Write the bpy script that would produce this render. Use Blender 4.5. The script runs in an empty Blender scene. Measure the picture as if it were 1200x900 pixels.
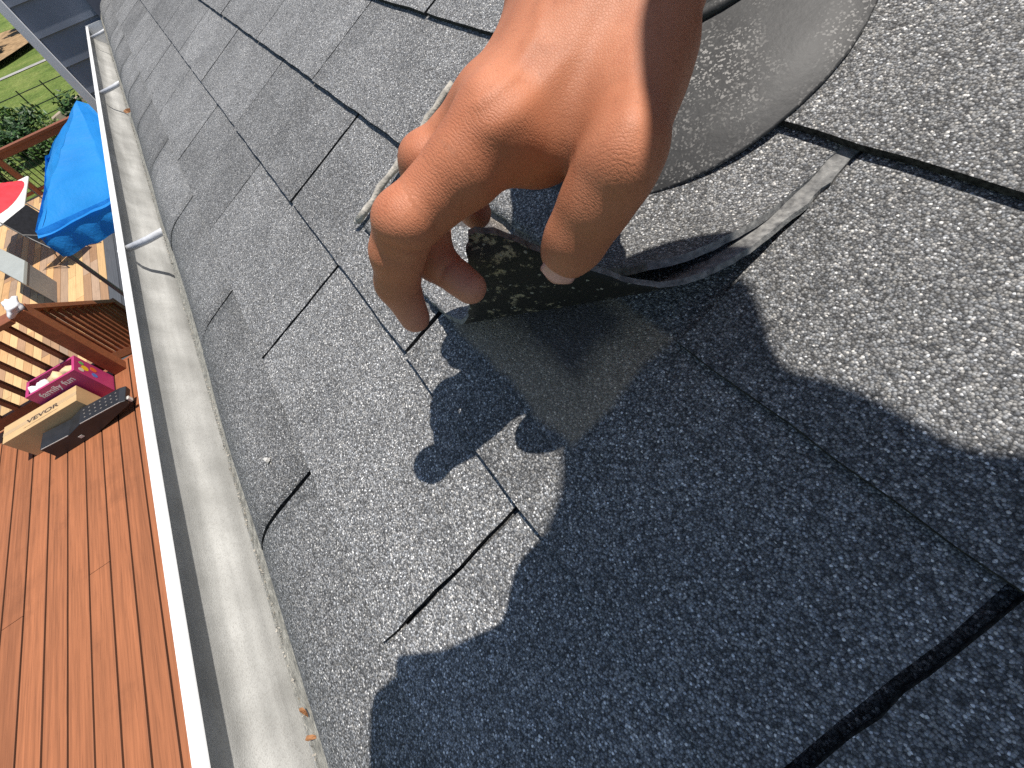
import bpy, bmesh, math, random
import numpy as np
from mathutils import Vector, Matrix, noise
random.seed(7); rng = np.random.default_rng(7)
scene = bpy.context.scene
col = scene.collection

# ---------------------------------------------------------------- camera, sky, sun, exposure
F_PX = 474.66                                    # focal length in pixels of a 1200 px wide frame
C2W = np.array([[0.577157116, 0.624579382, -0.526108600],
                [0.793490041, -0.581199549, 0.180501077],
                [-0.193036830, -0.521639416, -0.831040975]])   # camera axes (right, down, forward) in the world
CAM = np.array([0.99288524, 0.11225444, 0.28519202])
cam = bpy.data.cameras.new('camera'); cam_o = bpy.data.objects.new('camera', cam); col.objects.link(cam_o)
cam.sensor_fit = 'HORIZONTAL'; cam.sensor_width = 36.0; cam.lens = 36.0 * F_PX / 1200.0
cam.clip_start = 0.01; cam.clip_end = 400.0
M4 = Matrix.Identity(4)
for i in range(3):
    M4[i][0] = C2W[i, 0]; M4[i][1] = -C2W[i, 1]; M4[i][2] = -C2W[i, 2]; M4[i][3] = CAM[i]
cam_o.matrix_world = M4
scene.camera = cam_o

LIGHT = np.array([-0.02, -0.310, -0.957]); LIGHT /= np.linalg.norm(LIGHT)     # way the sunlight travels
sun_dir = -LIGHT
w = bpy.data.worlds.new('World'); scene.world = w; w.use_nodes = True
wn = w.node_tree.nodes; wl = w.node_tree.links
sky = wn.new('ShaderNodeTexSky'); sky.sky_type = 'NISHITA'; sky.sun_disc = False
sky.sun_elevation = math.asin(sun_dir[2]); sky.sun_rotation = math.atan2(sun_dir[0], sun_dir[1])
sky.air_density = 1.0; sky.dust_density = 0.6; sky.ozone_density = 1.2
wn['Background'].inputs['Strength'].default_value = 0.085
wl.new(sky.outputs[0], wn['Background'].inputs['Color'])
sl = bpy.data.lights.new('sun', 'SUN'); sl.energy = 4.6; sl.angle = math.radians(0.55); sl.color = (1.0, 0.95, 0.88)
so = bpy.data.objects.new('sun', sl); col.objects.link(so)
so.rotation_euler = Vector(LIGHT).to_track_quat('-Z', 'Y').to_euler(); so.location = (0, 0, 8)
vs = scene.view_settings; vs.view_transform = 'Standard'; vs.look = 'None'; vs.gamma = 1.0; vs.exposure = 0.42
vs.use_curve_mapping = False
scene.render.engine = 'CYCLES'
scene.cycles.use_denoising = False
scene.cycles.max_bounces = 5
scene.cycles.sample_clamp_indirect = 4.0
scene.render.film_transparent = False

# ---------------------------------------------------------------- frames of reference
PITCH = math.atan(5 / 12.0); cP, sP = math.cos(PITCH), math.sin(PITCH)
TAB, EXPO = 0.3048, 0.127                        # three-tab shingle: tab width, exposure
ROOF = np.array([[1, 0, 0], [0, cP, -sP], [0, sP, cP]])    # columns: along eave, up the slope, normal

def rp(a, b, n=0.0):
    """roof metres -> world"""
    return ROOF @ np.array([a, b, n])

def cpt(px, py, mm):
    """point in front of the lens, measured off the photograph, in camera millimetres"""
    z = float(mm)
    return np.array([(px - 600) / F_PX * z, (py - 450) / F_PX * z, z])

def c2w(p):
    return (np.asarray(p) * 0.001) @ C2W.T + CAM

# ---------------------------------------------------------------- object helpers
def link(name, mesh, mat=None, parent=None):
    o = bpy.data.objects.new(name, mesh); col.objects.link(o)
    if mat is not None and not mesh.materials:
        for m in (mat if isinstance(mat, (list, tuple)) else [mat]): mesh.materials.append(m)
    if parent is not None: o.parent = parent
    return o

def tag(o, label=None, cat=None, group=None, kind=None):
    if label: o['label'] = label
    if cat: o['category'] = cat
    if group: o['group'] = group
    if kind: o['kind'] = kind
    return o

def empty(name, loc=(0, 0, 0), label=None, cat=None, group=None):
    o = bpy.data.objects.new(name, None); col.objects.link(o); o.location = loc; o.empty_display_size = 0.1
    return tag(o, label, cat, group)

def mesh_from(name, verts, faces, smooth=False):
    me = bpy.data.meshes.new(name); me.from_pydata([tuple(map(float, v)) for v in verts], [], [tuple(map(int, f)) for f in faces]); me.update()
    if smooth:
        me.polygons.foreach_set('use_smooth', [True] * len(me.polygons))
    return me

class MB:
    """collects shapes, builds ONE mesh object"""
    def __init__(s): s.v = []; s.f = []
    def add(s, vs, fs):
        n = len(s.v); s.v += [tuple(map(float, q)) for q in vs]; s.f += [tuple(i + n for i in f) for f in fs]; return s
    def box(s, lo, hi):
        x0, y0, z0 = lo; x1, y1, z1 = hi
        return s.add([(x0, y0, z0), (x1, y0, z0), (x1, y1, z0), (x0, y1, z0), (x0, y0, z1), (x1, y0, z1), (x1, y1, z1), (x0, y1, z1)],
                     [(0, 3, 2, 1), (4, 5, 6, 7), (0, 1, 5, 4), (1, 2, 6, 5), (2, 3, 7, 6), (3, 0, 4, 7)])
    def hexa(s, bot, top):
        return s.add(list(bot) + list(top), [(0, 3, 2, 1), (4, 5, 6, 7), (0, 1, 5, 4), (1, 2, 6, 5), (2, 3, 7, 6), (3, 0, 4, 7)])
    def bar(s, a, b, wd, ht, up=(0, 0, 1)):
        a = Vector(a); b = Vector(b); d = (b - a).normalized(); up = Vector(up)
        sd = d.cross(up)
        if sd.length < 1e-4: sd = d.cross(Vector((1, 0, 0)))
        sd.normalize(); u2 = sd.cross(d)
        q = lambda p: [p - sd * wd / 2 - u2 * ht / 2, p + sd * wd / 2 - u2 * ht / 2, p + sd * wd / 2 + u2 * ht / 2, p - sd * wd / 2 + u2 * ht / 2]
        return s.hexa(q(a), q(b))
    def tube(s, pts, rad, n=10, cap=True):
        pts = [Vector(p) for p in pts]; rad = rad if isinstance(rad, (list, tuple)) else [rad] * len(pts)
        base = len(s.v); ref = None
        for i, p in enumerate(pts):
            d = (pts[min(i + 1, len(pts) - 1)] - pts[max(i - 1, 0)]).normalized()
            if ref is None:
                ref = d.orthogonal().normalized()
            ref = (ref - d * ref.dot(d)).normalized(); b2 = d.cross(ref)
            for k in range(n):
                a = 2 * math.pi * k / n
                s.v.append(tuple(p + (ref * math.cos(a) + b2 * math.sin(a)) * rad[i]))
        for i in range(len(pts) - 1):
            for k in range(n):
                k2 = (k + 1) % n; o = base + i * n
                s.f.append((o + k, o + k2, o + n + k2, o + n + k))
        if cap:
            s.f.append(tuple(base + k for k in range(n))[::-1]); o = base + (len(pts) - 1) * n; s.f.append(tuple(o + k for k in range(n)))
        return s
    def build(s, name, mat=None, parent=None, smooth=False, bevel=0.0):
        me = mesh_from(name, s.v, s.f, smooth)
        o = link(name, me, mat, parent)
        if bevel:
            m = o.modifiers.new('bevel', 'BEVEL'); m.width = bevel; m.segments = 2; m.limit_method = 'ANGLE'
        return o

# ---------------------------------------------------------------- material helpers
class NT:
    def __init__(s, name):
        s.m = bpy.data.materials.new(name); s.m.use_nodes = True; s.t = s.m.node_tree; s.b = s.t.nodes['Principled BSDF']
    def n(s, typ, **kw):
        nd = s.t.nodes.new('ShaderNode' + typ)
        for k, v in kw.items(): setattr(nd, k, v)
        return nd
    def l(s, a, b): s.t.links.new(a, b)
    def pos(s, scale=(1, 1, 1), obj=False):
        src = s.n('TexCoord').outputs['Object'] if obj else s.n('NewGeometry').outputs['Position']
        if tuple(scale) == (1, 1, 1): return src
        mp = s.n('Mapping'); mp.inputs['Scale'].default_value = scale; s.l(src, mp.inputs['Vector']); return mp.outputs[0]
    def noise(s, vec, scale, detail=3, rough=0.55):
        nd = s.n('TexNoise'); nd.inputs['Scale'].default_value = scale; nd.inputs['Detail'].default_value = detail; nd.inputs['Roughness'].default_value = rough
        s.l(vec, nd.inputs['Vector']); return nd.outputs['Fac']
    def voro(s, vec, scale, feature='F1', out='Distance'):
        nd = s.n('TexVoronoi', feature=feature); nd.inputs['Scale'].default_value = scale; s.l(vec, nd.inputs['Vector']); return nd
    def ramp(s, fac, stops, interp='LINEAR'):
        r = s.n('ValToRGB'); r.color_ramp.interpolation = interp; e = r.color_ramp.elements
        while len(e) < len(stops): e.new(0.5)
        for el, (p, c) in zip(e, stops):
            el.position = p; el.color = (c, c, c, 1) if isinstance(c, (int, float)) else (*c, 1)
        s.l(fac, r.inputs['Fac']); return r.outputs['Color']
    def math(s, op, a, b=None, clamp=False):
        nd = s.n('Math', operation=op, use_clamp=clamp)
        for i, x in enumerate((a, b)):
            if x is None: continue
            if isinstance(x, (int, float)): nd.inputs[i].default_value = x
            else: s.l(x, nd.inputs[i])
        return nd.outputs[0]
    def mix(s, fac, a, b, blend='MIX'):
        nd = s.n('Mix', data_type='RGBA', blend_type=blend)
        for q, x in ((0, fac), (6, a), (7, b)):
            inp = nd.inputs[q]
            if isinstance(x, (int, float)): inp.default_value = x if q == 0 else (x, x, x, 1)
            elif isinstance(x, tuple): inp.default_value = (*x, 1)
            else: s.l(x, inp)
        return nd.outputs[2]
    def bump(s, h, strength, dist):
        nd = s.n('Bump'); nd.inputs['Strength'].default_value = strength; nd.inputs['Distance'].default_value = dist
        s.l(h, nd.inputs['Height']); s.l(nd.outputs[0], s.b.inputs['Normal']); return nd
    def base(s, c):
        if isinstance(c, tuple): s.b.inputs['Base Color'].default_value = (*c, 1)
        else: s.l(c, s.b.inputs['Base Color'])
    def rough(s, r, spec=0.4):
        s.b.inputs['Roughness'].default_value = r; s.b.inputs['Specular IOR Level'].default_value = spec

def simple(name, c, rough=0.6, var=0.25, scale=6.0, spec=0.4, bump=0.0, bscale=60.0, obj=False, metal=0.0):
    t = NT(name); p = t.pos(obj=obj); n = t.noise(p, scale, 4)
    lo = tuple(x * (1 - var) for x in c); hi = tuple(min(1, x * (1 + var)) for x in c)
    t.base(t.ramp(n, [(0.3, lo), (0.7, hi)])); t.rough(rough, spec); t.b.inputs['Metallic'].default_value = metal
    if bump: t.bump(t.noise(p, bscale, 4), bump, 0.002)
    return t.m

FOOT = (2 * TAB, 3 * TAB, 1.344 * EXPO, 2.2 * EXPO)      # area the lifted shingle used to cover

def shingle_material(name, bright=1.36, footprint=False):
    t = NT(name); p = t.pos()
    v = t.voro(p, 940)
    v.inputs['Randomness'].default_value = 1.0
    sep = t.n('SeparateColor'); t.l(v.outputs['Color'], sep.inputs[0])
    b = bright
    c = t.ramp(sep.outputs[0], [(0.0, (0.058 * b, 0.058 * b, 0.059 * b)), (0.30, (0.11 * b, 0.11 * b, 0.111 * b)), (0.55, (0.17 * b, 0.17 * b, 0.169 * b)),
                                (0.80, (0.25 * b, 0.249 * b, 0.246 * b)), (0.93, (0.33 * b, 0.327 * b, 0.32 * b)), (0.975, (0.50 * b, 0.49 * b, 0.475 * b)), (1.0, (0.70 * b, 0.69 * b, 0.66 * b))])
    tint = t.ramp(sep.outputs[2], [(0.0, (1.0, 0.97, 0.92)), (0.5, (1.0, 1.0, 1.0)), (1.0, (0.94, 0.98, 1.04))]); c = t.mix(1.0, c, tint, 'MULTIPLY')
    # gaps of bare asphalt between the grains
    gap = t.ramp(v.outputs['Distance'], [(0.40, 1.0), (0.75, 0.38)])
    c = t.mix(1.0, c, gap, 'MULTIPLY')
    big = t.noise(p, 9, 4, 0.65); c = t.mix(1.0, c, t.ramp(big, [(0.3, 0.76), (0.7, 1.18)]), 'MULTIPLY')
    oi = t.n('ObjectInfo'); c = t.mix(1.0, c, t.ramp(oi.outputs['Random'], [(0.0, 0.84), (1.0, 1.14)]), 'MULTIPLY')
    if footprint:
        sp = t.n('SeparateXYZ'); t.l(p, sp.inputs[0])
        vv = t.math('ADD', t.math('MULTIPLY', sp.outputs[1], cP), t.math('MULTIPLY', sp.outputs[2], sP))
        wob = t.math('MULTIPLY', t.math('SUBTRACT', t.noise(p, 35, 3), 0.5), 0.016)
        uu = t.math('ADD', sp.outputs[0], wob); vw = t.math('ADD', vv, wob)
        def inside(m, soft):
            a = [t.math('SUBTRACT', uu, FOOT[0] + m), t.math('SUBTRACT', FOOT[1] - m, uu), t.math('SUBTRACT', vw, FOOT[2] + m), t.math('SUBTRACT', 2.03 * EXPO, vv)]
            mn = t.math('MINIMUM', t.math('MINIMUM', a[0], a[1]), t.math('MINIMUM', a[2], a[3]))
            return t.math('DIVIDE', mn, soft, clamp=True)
        outer = inside(0.0, 0.005); flap_shade = inside(0.024, 0.014)
        dust = t.mix(0.34, t.mix(1.0, c, (1.25, 1.08, 0.88), 'MULTIPLY'), (0.50, 0.41, 0.30))
        c = t.mix(outer, c, dust)
        c = t.mix(flap_shade, c, t.mix(1.0, c, (0.34, 0.37, 0.46), 'MULTIPLY'))  # centre darkened in the colour, standing in for shade under the lifted flap
    t.base(c); t.rough(0.82, 0.35)
    h = t.math('ADD', t.math('MULTIPLY', v.outputs['Distance'], -1.0), t.math('MULTIPLY', sep.outputs[1], 0.5))
    t.bump(h, 0.75, 0.0007)
    return t.m

MAT = {}
MAT['shingle'] = shingle_material('asphalt_granules')
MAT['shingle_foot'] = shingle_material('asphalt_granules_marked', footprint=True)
t = NT('shingle_cut_edge'); p = t.pos(); t.base(t.ramp(t.noise(p, 260, 4), [(0.3, (0.10, 0.10, 0.10)), (0.7, (0.30, 0.295, 0.28))])); t.rough(0.9, 0.2); t.bump(t.noise(p, 500, 3), 0.5, 0.001); MAT['edge'] = t.m
MAT['felt'] = simple('black_felt_underlay', (0.010, 0.010, 0.011), 0.9, 0.3, 80)
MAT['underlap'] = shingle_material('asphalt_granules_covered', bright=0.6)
t = NT('tab_edge_asphalt'); p = t.pos(); t.base(t.ramp(t.noise(p, 420, 3), [(0.35, (0.012, 0.012, 0.013)), (0.7, (0.06, 0.06, 0.06))])); t.rough(0.9, 0.2); MAT['tab_edge'] = t.m
t = NT('shingle_underside'); p = t.pos()
n1 = t.noise(p, 125, 8, 0.74); n2 = t.noise(p, 16, 3)
geo = t.n('VectorMath', operation='DISTANCE'); t.l(p, geo.inputs[0])
UNDER_GEO = geo
near = t.ramp(t.math('DIVIDE', geo.outputs['Value'], 0.13), [(0.0, 0.085), (0.35, 0.0), (1.0, -0.16)])
msk = t.ramp(t.math('ADD', t.math('ADD', n1, near), t.math('MULTIPLY', t.math('SUBTRACT', n2, 0.5), 0.35)), [(0.585, 0.0), (0.625, 1.0)])
sand = t.mix(t.noise(p, 240, 3), (0.15, 0.125, 0.085), (0.40, 0.345, 0.25))
fl = t.voro(p, 800); sepf = t.n('SeparateColor'); t.l(fl.outputs['Color'], sepf.inputs[0])
c = t.mix(msk, (0.010, 0.010, 0.010), sand)
c = t.mix(t.ramp(sepf.outputs[0], [(0.975, 0.0), (0.99, 1.0)]), c, (0.3, 0.29, 0.26))
t.base(c); t.rough(0.62, 0.4); t.bump(t.math('ADD', n1, t.math('MULTIPLY', msk, 0.3)), 0.6, 0.0015); MAT['under'] = t.m

t = NT('boot_plastic'); p = t.pos(); v = t.voro(p, 950); sp = t.n('SeparateColor'); t.l(v.outputs['Color'], sp.inputs[0])
dots = t.math('MULTIPLY', t.ramp(sp.outputs[0], [(0.74, 0.0), (0.9, 1.0)]), t.ramp(t.noise(p, 24, 4), [(0.40, 0.03), (0.64, 0.9)]))
grime = t.ramp(t.noise(p, 30, 5), [(0.35, (0.026, 0.026, 0.027)), (0.7, (0.056, 0.056, 0.056))])
t.base(t.mix(dots, grime, (0.30, 0.29, 0.275))); t.rough(0.6, 0.4); t.bump(t.noise(p, 300, 3), 0.25, 0.0008); MAT['boot'] = t.m
MAT['pipe'] = simple('grey_pipe', (0.42, 0.44, 0.46), 0.5, 0.15, 30)

t = NT('gutter_inside'); p = t.pos(); n = t.noise(p, 14, 5); g = t.voro(p, 800); sg = t.n('SeparateColor'); t.l(g.outputs['Color'], sg.inputs[0])
c = t.ramp(n, [(0.3, (0.29, 0.288, 0.272)), (0.7, (0.44, 0.438, 0.418))])
c = t.mix(t.ramp(sg.outputs[0], [(0.6, 0.0), (0.97, 0.32)]), c, (0.2, 0.19, 0.175))
c = t.mix(1.0, c, t.ramp(t.noise(t.pos((1, 14, 14)), 3.0, 3), [(0.35, 0.78), (0.65, 1.08)]), 'MULTIPLY')
t.base(c); t.rough(0.75, 0.3); t.bump(g.outputs['Distance'], 0.35, 0.0006); MAT['gutter_in'] = t.m
MAT['white_metal'] = simple('white_aluminium', (0.80, 0.80, 0.79), 0.35, 0.05, 20, 0.5)
MAT['hanger'] = simple('weathered_hanger', (0.50, 0.51, 0.53), 0.45, 0.22, 60, 0.5)
MAT['drip'] = simple('sandy_drip_edge', (0.34, 0.32, 0.27), 0.85, 0.45, 120, 0.3, 0.8, 420)
MAT['siding'] = simple('navy_siding', (0.17, 0.195, 0.25), 0.55, 0.07, 8, 0.4)
MAT['trim'] = simple('white_trim', (0.82, 0.83, 0.86), 0.5, 0.05, 8, 0.4)
MAT['flashing'] = simple('dark_flashing', (0.03, 0.035, 0.05), 0.5, 0.2, 20)

def wood(name, c, var=0.18, rough=0.62, grain=(2.0, 60.0, 60.0), bump=0.35):
    t = NT(name); p = t.pos(grain); n = t.noise(p, 1.0, 5, 0.6); p0 = t.pos()
    oi = t.n('ObjectInfo')
    lo = tuple(x * (1 - var) for x in c); hi = tuple(min(1, x * (1 + var)) for x in c)
    cc = t.ramp(n, [(0.3, lo), (0.7, hi)])
    cc = t.mix(1.0, cc, t.ramp(oi.outputs['Random'], [(0.0, 0.82), (1.0, 1.16)]), 'MULTIPLY')
    cc = t.mix(t.ramp(t.noise(p0, 2.2, 5, 0.7), [(0.56, 0.0), (0.75, 0.45)]), cc, tuple(x * 0.45 for x in c))
    ch = t.ramp(t.noise(t.pos((3.5, 170, 170)), 1.0, 3), [(0.60, 0.0), (0.66, 1.0)])
    cc = t.mix(t.math('MULTIPLY', ch, 0.35), cc, tuple(x * 0.3 for x in c))
    t.base(cc); t.rough(rough, 0.35); t.bump(n, bump, 0.002)
    return t.m
MAT['red_deck'] = wood('red_stained_board', (0.285, 0.105, 0.045), 0.26)
MAT['red_rail'] = wood('red_stained_rail', (0.25, 0.082, 0.036), 0.18, 0.55, (30, 30, 30))
TAN = [wood('tan_board_%s' % k, c, 0.14) for k, c in (('honey', (0.50, 0.29, 0.13)), ('straw', (0.56, 0.36, 0.17)), ('umber', (0.34, 0.20, 0.11)), ('grey', (0.33, 0.225, 0.15)))]
MAT['grey_deck'] = wood('charcoal_board', (0.062, 0.066, 0.072), 0.2)
MAT['dark_wood'] = wood('dark_joist', (0.14, 0.06, 0.035), 0.2)  # darker brown wood for joists, posts, frame and board sides

# ---------------------------------------------------------------- ground
t = NT('lawn_grass'); p = t.pos(); c = t.ramp(t.noise(p, 0.55, 5, 0.65), [(0.25, (0.06, 0.105, 0.02)), (0.5, (0.145, 0.20, 0.045)), (0.75, (0.24, 0.26, 0.08))])
c = t.mix(1.0, c, t.ramp(t.noise(p, 9, 5, 0.7), [(0.3, 0.55), (0.7, 1.35)]), 'MULTIPLY'); t.base(c); t.rough(0.9, 0.15); t.bump(t.noise(p, 30, 5, 0.7), 1.0, 0.05); MAT['lawn'] = t.m
ZL, ZD, ZG = -3.2, -2.075, -3.65                 # lower deck, upper deck, ground
nx, ny = 60, 60; gv = []; gf = []
for j in range(ny + 1):
    for i in range(nx + 1):
        x = -160 + 240 * i / nx; y = -120 + 200 * j / ny
        z = ZG + 0.25 * noise.noise(Vector((x * 0.05, y * 0.05, 0))) * min(1, max(0, (abs(x + 5) - 12) / 15))
        gv.append((x, y, z))
for j in range(ny):
    for i in range(nx):
        a = j * (nx + 1) + i; gf.append((a, a + 1, a + nx + 2, a + nx + 1))
tag(link('lawn', mesh_from('lawn', gv, gf, True), MAT['lawn']), kind='structure')

# ---------------------------------------------------------------- the house: roof, shingles, gutter, wing wall
house = empty('house', (0, 0, 0), 'grey asphalt shingled roof with white gutter and dark blue siding at its end', 'house')
roof = MB()
R0, R1 = -2.76, 3.2
def roofquad(a0, a1, b0, b1, n0, n1):
    return [rp(a0, b0, n0), rp(a1, b0, n0), rp(a1, b1, n0), rp(a0, b1, n0)], [rp(a0, b0, n1), rp(a1, b0, n1), rp(a1, b1, n1), rp(a0, b1, n1)]
roof.hexa(*roofquad(R0, R1, -0.075, 4.2, -0.03, -0.0075))
roof_o = roof.build('roof', MAT['underlap'], house)

TH = 0.004
def outline(wd, ln, jit, seed, segs=14):
    r = random.Random(seed); pts = []
    for i in range(segs): pts.append((wd * i / segs, 0))
    for i in range(12): pts.append((wd, ln * i / 12))
    for i in range(4): pts.append((wd * (1 - i / 4), ln))
    for i in range(12): pts.append((0, ln * (1 - i / 12)))
    return [(x + r.uniform(-jit, jit), y + r.uniform(-jit, jit)) for x, y in pts]

def tab_mesh(seed, extra=0.0, slot=0.0032):
    """flat tab, in roof metres from its lower left corner; it leans on the course below"""
    wd = TAB - slot; ln = EXPO + 0.02 + extra; o = outline(wd, ln, 0.0007, seed); n = len(o); vs = []; r = random.Random(seed + 99)
    lift = r.uniform(0.0, 0.0008)
    for k in (0, 1):
        for x, y in o:
            h = (0.0043 + lift) * (1 - y / EXPO) + (TH if k else 0) - 0.0065
            if extra: h = max(h, -0.0100 + (TH if k else 0))
            vs.append(rp(x + slot / 2, y, h))
    fs = [tuple(range(n))[::-1], tuple(range(n, 2 * n))] + [(i, (i + 1) % n, n + (i + 1) % n, n + i) for i in range(n)]
    me = mesh_from('shingle', vs, fs)
    me.materials.append(MAT['shingle']); me.materials.append(MAT['tab_edge'])
    for i, pl in enumerate(me.polygons): pl.material_index = 0 if i < 2 else 1
    return me

def eave_bend(y):
    """first course sags over the eave: flat distance from the D line (negative = down slope) -> (along slope, height)"""
    s = max(0.0, -y - 0.052); r = 0.095
    th = min(s / r, math.radians(46)); rest = s - th * r
    x = r * math.sin(th) + rest * math.cos(th); h = -(r * (1 - math.cos(th)) + rest * math.sin(th))
    return (-0.052 - x if s > 0 else y), h

def eave_mesh(seed):
    r = random.Random(seed); wd = TAB - 0.0034; ns, nu = 14, 8; vs = []; fs = []
    for k in (0, 1):
        for j in range(ns + 1):
            for i in range(nu + 1):
                y = -EXPO + (EXPO + 0.018) * j / ns + (r.uniform(-0.0025, 0.0025) if j == 0 and k == 0 else 0)
                x = wd * i / nu + 0.0017 + (r.uniform(-.0005, .0005) if i in (0, nu) else 0)
                # slots close up towards the drip edge
                a, h = eave_bend(y)
                h += 0.0035 * math.exp(-((x - wd * 0.5) / 0.1) ** 2) * min(1, max(0, -y - 0.02) / 0.06) * (0.4 + 0.6 * math.sin(seed * 2.3))
                vs.append(rp(x, a, h - 0.0065 - 0.0043 * (1 + y / EXPO) * 0 + (TH if k else 0)))
    def idx(k, j, i): return k * (ns + 1) * (nu + 1) + j * (nu + 1) + i
    tops = 0
    for j in range(ns):
        for i in range(nu): fs.append((idx(1, j, i), idx(1, j, i + 1), idx(1, j + 1, i + 1), idx(1, j + 1, i)))
    tops = len(fs)
    for j in range(ns):
        for i in range(nu): fs.append((idx(0, j, i), idx(0, j + 1, i), idx(0, j + 1, i + 1), idx(0, j, i + 1)))
        fs.append((idx(0, j, 0), idx(1, j, 0), idx(1, j + 1, 0), idx(0, j + 1, 0)))
        fs.append((idx(0, j, nu), idx(0, j + 1, nu), idx(1, j + 1, nu), idx(1, j, nu)))
    for i in range(nu):
        fs.append((idx(0, 0, i), idx(0, 0, i + 1), idx(1, 0, i + 1), idx(1, 0, i)))
    me = mesh_from('shingle', vs, fs); me.materials.append(MAT['shingle']); me.materials.append(MAT['tab_edge'])
    for i, pl in enumerate(me.polygons):
        pl.material_index = 0 if i < tops else 1; pl.use_smooth = i < tops
    return me

TABS = [tab_mesh(s) for s in range(6)]; EAVES = [eave_mesh(s) for s in range(4)]
foot_tabs = []
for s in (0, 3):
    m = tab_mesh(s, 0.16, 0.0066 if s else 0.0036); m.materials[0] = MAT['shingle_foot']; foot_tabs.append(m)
for k in range(-1, 13):
    half = (k % 2 != 0)
    for i in range(-10, 10):
        u = i + (0.5 if half else 0.0)
        if u * TAB < R0 - 0.28 or (u + 1) * TAB > R1: continue
        if k > 4 and u < -9: continue
        if k == 2 and i == 2: continue                    # this tab is bent up: built below
        if k == -1: me = random.choice(EAVES)
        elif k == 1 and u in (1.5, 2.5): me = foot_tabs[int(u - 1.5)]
        else: me = random.choice(TABS)
        o = link('shingle', me, None, roof_o)
        b = 0.0 if k == -1 else k * EXPO
        o.location = rp(u * TAB + random.uniform(-.0007, .0007), b + random.uniform(-.001, .001), random.uniform(0, .0004))

# dog-eared bend shared by the lifted shingle and the tab above it
COR = np.array([3 * TAB, 1.344 * EXPO]); DD = np.array([-0.74028541, 0.67229272]); WB, PHI, RB = 0.141, math.radians(87), 0.06
def bend(a, b, off, w=WB, low=0.20):
    p = np.array([a, b]); s = w - (p - COR) @ DD
    if s <= 0: return rp(a, b, off)
    if s < RB * PHI: th = s / RB; x = RB * math.sin(th); h = RB * (1 - math.cos(th))
    else: th = PHI; x = RB * math.sin(th) + (s - RB * th) * math.cos(th); h = RB * (1 - math.cos(th)) + (s - RB * th) * math.sin(th)
    ease = math.sin(math.pi * min(1, s / w)) ** 2        # the sheet is stiff: it lags behind the pinched corner
    h *= 1 - low * ease
    q = p + DD * (s - x) * (1 - 0.6 * low * ease) + DD * math.sin(th) * off
    return rp(q[0], q[1], h + math.cos(th) * off)

def bent_sheet(a0, a1, b0, b1, off, thick, na, nb, corner_r, w, mats, name, parent, seed, low=0.32, gapf=None):
    r = random.Random(seed); vs = []; fs = []; mi = []
    def flat(i, j):
        a = a0 + (a1 - a0) * i / na; b = b0 + (b1 - b0) * j / nb
        if i == na: a += r.uniform(-.0008, .0008)
        if j == 0: b += r.uniform(-.0008, .0008)
        da, db = a1 - a, b - b0                             # worn round corner
        if da < corner_r and db < corner_r:
            cx, cy = a1 - corner_r, b0 + corner_r; dx, dy = a - cx, b - cy; m = max(abs(dx), abs(dy)); l = math.hypot(dx, dy)
            if l > 1e-9: a, b = cx + dx * m / l, cy + dy * m / l
        return a, b
    P = [[flat(i, j) for i in range(na + 1)] for j in range(nb + 1)]
    for k in (0, 1):
        for j in range(nb + 1):
            for i in range(na + 1):
                a, b = P[j][i]; o = off(b) + (thick if k else 0) + (gapf(a, b) if gapf else 0)
                vs.append(bend(a, b, o, w, low))
    idx = lambda k, j, i: k * (nb + 1) * (na + 1) + j * (na + 1) + i
    for j in range(nb):
        for i in range(na):
            fs.append((idx(1, j, i), idx(1, j, i + 1), idx(1, j + 1, i + 1), idx(1, j + 1, i))); mi.append(0)
            fs.append((idx(0, j, i), idx(0, j + 1, i), idx(0, j + 1, i + 1), idx(0, j, i + 1))); mi.append(1)
    for j in range(nb):
        fs.append((idx(0, j, 0), idx(1, j, 0), idx(1, j + 1, 0), idx(0, j + 1, 0))); mi.append(2)
        fs.append((idx(0, j, na), idx(0, j + 1, na), idx(1, j + 1, na), idx(1, j, na))); mi.append(2)
    for i in range(na):
        fs.append((idx(0, 0, i), idx(0, 0, i + 1), idx(1, 0, i + 1), idx(1, 0, i))); mi.append(2)
        fs.append((idx(0, nb, i), idx(1, nb, i), idx(1, nb, i + 1), idx(0, nb, i + 1))); mi.append(2)
    me = mesh_from(name, vs, fs)
    for m in mats: me.materials.append(m)
    me.polygons.foreach_set('material_index', mi); me.polygons.foreach_set('use_smooth', [x != 2 for x in mi])
    return link(name, me, None, parent)

lifted = bent_sheet(2 * TAB + 0.004, 3 * TAB - 0.0006, 1.344 * EXPO, 3.05 * EXPO, lambda b: float(np.interp(b / EXPO, [1.344, 2.0, 3.05], [0.0006, -0.0056, -0.0058])), 0.0030, 60, 44, 0.009, WB,
                    [MAT['shingle'], MAT['under'], MAT['edge']], 'lifted_shingle', None, 5)
for pl in lifted.data.polygons:                       # bare smooth selvage along the side that the tab above leaves open
    if pl.material_index == 0 and (pl.index // 2) % 60 >= 58: pl.material_index = 2
tag(lifted, 'loose asphalt shingle lifted by the hand, showing its black tarry underside', 'shingle')
UNDER_GEO.inputs[1].default_value = tuple(bend(COR[0], COR[1], 0) + rp(0, 0, -0.02))
gap = lambda a, b: 0.009 * max(0, min(1.3, (WB - (np.array([a, b]) - COR) @ DD) / 0.10))
top_tab = bent_sheet(2 * TAB + 0.0031, 3 * TAB - 0.0088, 2 * EXPO, 3.1 * EXPO, lambda b: -0.0065 + 0.0050 * max(0.0, 1 - (b - 2 * EXPO) / EXPO), 0.0040, 40, 20, 0.003, WB,
                     [MAT['shingle'], MAT['felt'], MAT['edge']], 'shingle', roof_o, 8, 0.32, gap)
top_tab['label'] = 'shingle tab bent upward by the lifted shingle beneath it'

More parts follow.
